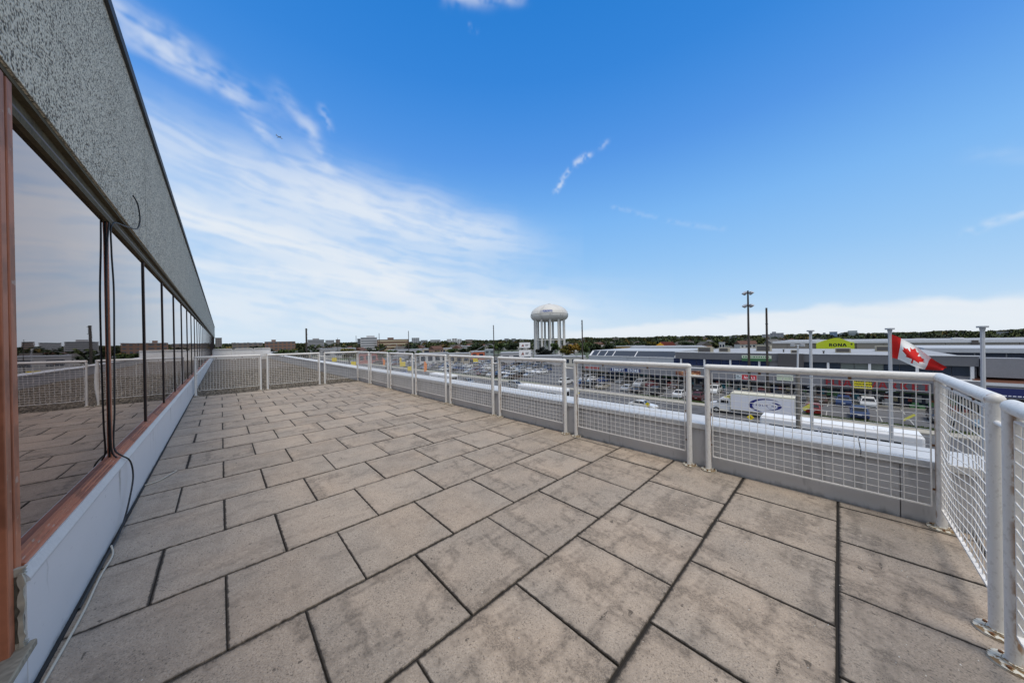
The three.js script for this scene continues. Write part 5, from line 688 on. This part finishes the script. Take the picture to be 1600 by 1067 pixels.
// ================================================================ TREES
function crownGeo(n, size, squash, seedK) {          // leaf clumps spread through several lobes, gaps between them
  const lobes = []; for (let i = 0; i < 9; i++) { const a = i * 2.4 + seedK, q = Math.sqrt((i + 0.5) / 9); lobes.push([0.62 * q * Math.cos(a), rr(-0.35, 0.55) * squash, 0.62 * q * Math.sin(a), rr(0.28, 0.46)]); }
  const pos = [], nor = [], col = [];
  for (let i = 0; i < n; i++) { const L = lobes[i % 9], d = new THREE.Vector3(rr(-1, 1), rr(-1, 1), rr(-1, 1)).normalize(), k = L[3] * Math.pow(rnd(), 0.35), c = new THREE.Vector3(L[0] + d.x * k, L[1] + d.y * k * 0.85, L[2] + d.z * k), s = size * rr(0.6, 1.4), e = new THREE.Euler(rr(0, 6), rr(0, 6), rr(0, 6)), t = 0.7 + 0.6 * rnd(); const nn = d.clone().multiplyScalar(0.7).add(new THREE.Vector3(0, 0.4, 0)).normalize(); for (const p of [[-1, -0.6], [1, -0.6], [0, 1]]) { const q = new THREE.Vector3(p[0] * s, p[1] * s, 0).applyEuler(e).add(c); pos.push(q.x, q.y, q.z); nor.push(nn.x, nn.y, nn.z); col.push(t, t, t); } }
  const g = new THREE.BufferGeometry(); g.setAttribute('position', new THREE.Float32BufferAttribute(pos, 3)); g.setAttribute('normal', new THREE.Float32BufferAttribute(nor, 3)); g.setAttribute('color', new THREE.Float32BufferAttribute(col, 3)); g.setAttribute('uv', new THREE.Float32BufferAttribute(new Float32Array(pos.length / 3 * 2), 2)); return g;
}
const crowns = [0, 1, 2].map(i => crownGeo(2600, 0.055, 1, i)), bark = mat(0.05, 0.04, 0.03, 0.95), leafM = c => new THREE.MeshStandardMaterial({ color: new THREE.Color().setRGB(...c), vertexColors: true, roughness: 0.9, side: THREE.DoubleSide });
const leafs = { green: leafM([0.06, 0.10, 0.025]), 'dark green': leafM([0.028, 0.05, 0.02]), 'yellow-green': leafM([0.14, 0.13, 0.02]), golden: leafM([0.24, 0.15, 0.015]), 'blue-black': leafM([0.012, 0.02, 0.02]) };
function tree(x, yTop, wPx, r, colour, label, i) {
  const p = onR(x, yTop, r), H = p.h - G, W = wPx / FPX * r * 0.5 * Math.cos(Math.atan((x - 800) / FPX)) * 1.15, ch = Math.min(H * 0.46, Math.max(W * 1.0, H * 0.34)), t = thing('tree', label, 'tree', [p.v, G, p.u], 'trees beyond the street'); bases.delete(t); t.rotation.y = i * 1.3;
  part(t, 'trunk', [rod(new THREE.Vector3(0, -0.1, 0), new THREE.Vector3(0, H - ch * 1.1, 0), 0.24, 9, 0.15), rod(new THREE.Vector3(0, H - ch * 1.9, 0), new THREE.Vector3(W * 0.4, H - ch * 0.8, 0.3), 0.12, 7, 0.05), rod(new THREE.Vector3(0, H - ch * 1.8, 0), new THREE.Vector3(-W * 0.4, H - ch * 0.9, -0.4), 0.12, 7, 0.05), rod(new THREE.Vector3(0, H - ch * 1.3, 0), new THREE.Vector3(0.2, H - ch * 0.4, 0.2), 0.12, 7, 0.04)], bark);
  const c = share(t, 'crown', crowns[i % 3], leafs[colour], 0, H - ch, 0); c.scale.set(W, ch, W); return t;
}
[[424, 545, 16, 150, 'dark green', 'dark green tree just past the gravel roof corner'], [438, 543, 20, 165, 'green', 'round green tree before the brick apartments'], [455, 541.5, 24, 175, 'green', 'broad green tree left of the thick utility pole'], [474, 544, 18, 190, 'dark green', 'dark green tree behind the thick utility pole'], [545, 541, 26, 190, 'yellow-green', 'round yellow-green tree before the grey factory'], [571, 544, 20, 215, 'dark green', 'dark tree under the white office block'], [584, 545, 16, 220, 'dark green', 'small dark tree under the brick offices'], [612, 545, 20, 240, 'green', 'green tree hiding the foot of the brick offices'],
  [745, 534, 34, 290, 'dark green', 'wide dark tree left of the curved lamp'], [778, 533, 34, 270, 'green', 'wide green tree behind the glass-fronted shop'], [800, 534, 26, 260, 'dark green', 'dark green tree behind the pylon sign'], [846, 538, 22, 172, 'blue-black', 'nearly black tree at the foot of the water tower'], [858, 543, 14, 165, 'blue-black', 'small black-green tree under the water tower riser'], [867, 534, 16, 178, 'green', 'green tree growing up among the tower columns'], [884, 535, 22, 172, 'yellow-green', 'yellowing tree right of the tower columns'], [897, 533, 22, 165, 'golden', 'golden autumn tree between tower and wooden pole'], [913, 531.5, 26, 170, 'green', 'tall green tree behind the wooden pole'], [931, 532, 24, 180, 'dark green', 'dark green tree at the corner of the pale shop wing'], [950, 534, 26, 230, 'dark green', 'dark green tree over the slanted glazing'], [970, 533, 24, 320, 'green', 'green tree beyond the yellow-brown roofs'], [1002, 531, 30, 330, 'dark green', 'dark tree left of the orange gable'], [1018, 531, 18, 330, 'yellow-green', 'yellowing tree beside the orange gable'], [1075, 532, 26, 320, 'dark green', 'dark tree right of the red roof'], [655, 545, 16, 225, 'green', 'green tree behind the low white shop row'], [678, 546, 18, 215, 'yellow-green', 'yellowing tree behind the low white shop row'], [705, 543, 20, 230, 'green', 'green tree behind the low tan shop row'], [724, 541, 20, 240, 'dark green', 'dark tree left of the orange-walled shop'], [640, 546, 14, 235, 'dark green', 'small dark tree right of the brick offices'], [595, 549, 14, 190, 'yellow-green', 'small yellowing tree by the red-fronted shop row'], [815, 545, 18, 190, 'green', 'green tree just behind the pylon sign boards'], [760, 544, 18, 235, 'green', 'green tree over the glass-fronted shop roof']].forEach((a, i) => tree(...a, i));
{ // the wooded horizon: one mass of far crowns
  const g = crownGeo(420, 0.15, 1, 5), N = 5200, im = new THREE.InstancedMesh(g, new THREE.MeshStandardMaterial({ vertexColors: true, roughness: 0.95, side: THREE.DoubleSide }), N), M = new THREE.Matrix4(), q = new THREE.Quaternion(), c = new THREE.Color();
  for (let i = 0; i < N; i++) { const az = rr(-6, 112), f = Math.pow(rnd(), 0.8), r = 330 + 2500 * f, a = az / 57.3, ridge = 9 * Math.pow(fbm(az * 0.3 + 3, 1.5, 3), 1.5) + 5 * Math.pow(fbm(az * 1.6, 7, 2), 1.6), H = (rr(6.5, 10.5) + (r > 900 ? 2 + (r / 2800) * ridge * 1.6 : 0)), W = rr(4, 8) * (r > 1200 ? 1.7 : 1); q.setFromAxisAngle(new THREE.Vector3(0, 1, 0), rr(0, 6)); M.compose(V3(r * Math.sin(a), G + H * 0.62, r * Math.cos(a)), q, new THREE.Vector3(W, H * 0.62, W)); im.setMatrixAt(i, M); const k = rr(0.55, 1.6), y = rnd() < 0.1 ? 1 : 0, z = rnd(); im.setColorAt(i, c.setRGB((y ? 0.12 : mix(0.03, 0.06, z)) * k, (y ? 0.09 : mix(0.05, 0.075, z)) * k, mix(0.03, 0.02, z) * k)); }
  im.name = 'distant_woods'; im.userData = { kind: 'stuff', label: 'dark green woods spreading to the horizon', category: 'woods' }; im.castShadow = im.receiveShadow = true; scene.add(im);
}
{ // airliner high in the sky
  const d = dirOf(436, 214).normalize().multiplyScalar(2600).add(EYE), t = thing('airliner', 'tiny airliner high in the blue sky', 'aircraft', [d.x, d.y, -d.z]); bases.delete(t); t.rotation.y = 0.5; const m = mat(0.3, 0.3, 0.32, 0.5);
  part(t, 'fuselage', [new THREE.CapsuleGeometry(1.9, 32, 6, 14).rotateZ(Math.PI / 2)], m); part(t, 'wing', uvm(norm(prism([[4, 0], [-1, 17], [-3.5, 17], [-2, 0], [-3.5, -17], [-1, -17]], 0.4).rotateX(Math.PI / 2))), m); part(t, 'tail_fin', uvm(norm(prism([[-13, 1], [-17, 7], [-19, 7], [-18, 1]], 0.3))), m); part(t, 'tail_plane', uvm(norm(prism([[-15, 0], [-18, 6], [-19.5, 6], [-18, 0], [-19.5, -6], [-18, -6]], 0.3).rotateX(Math.PI / 2))), m);
}

renderer.render(scene, camera);
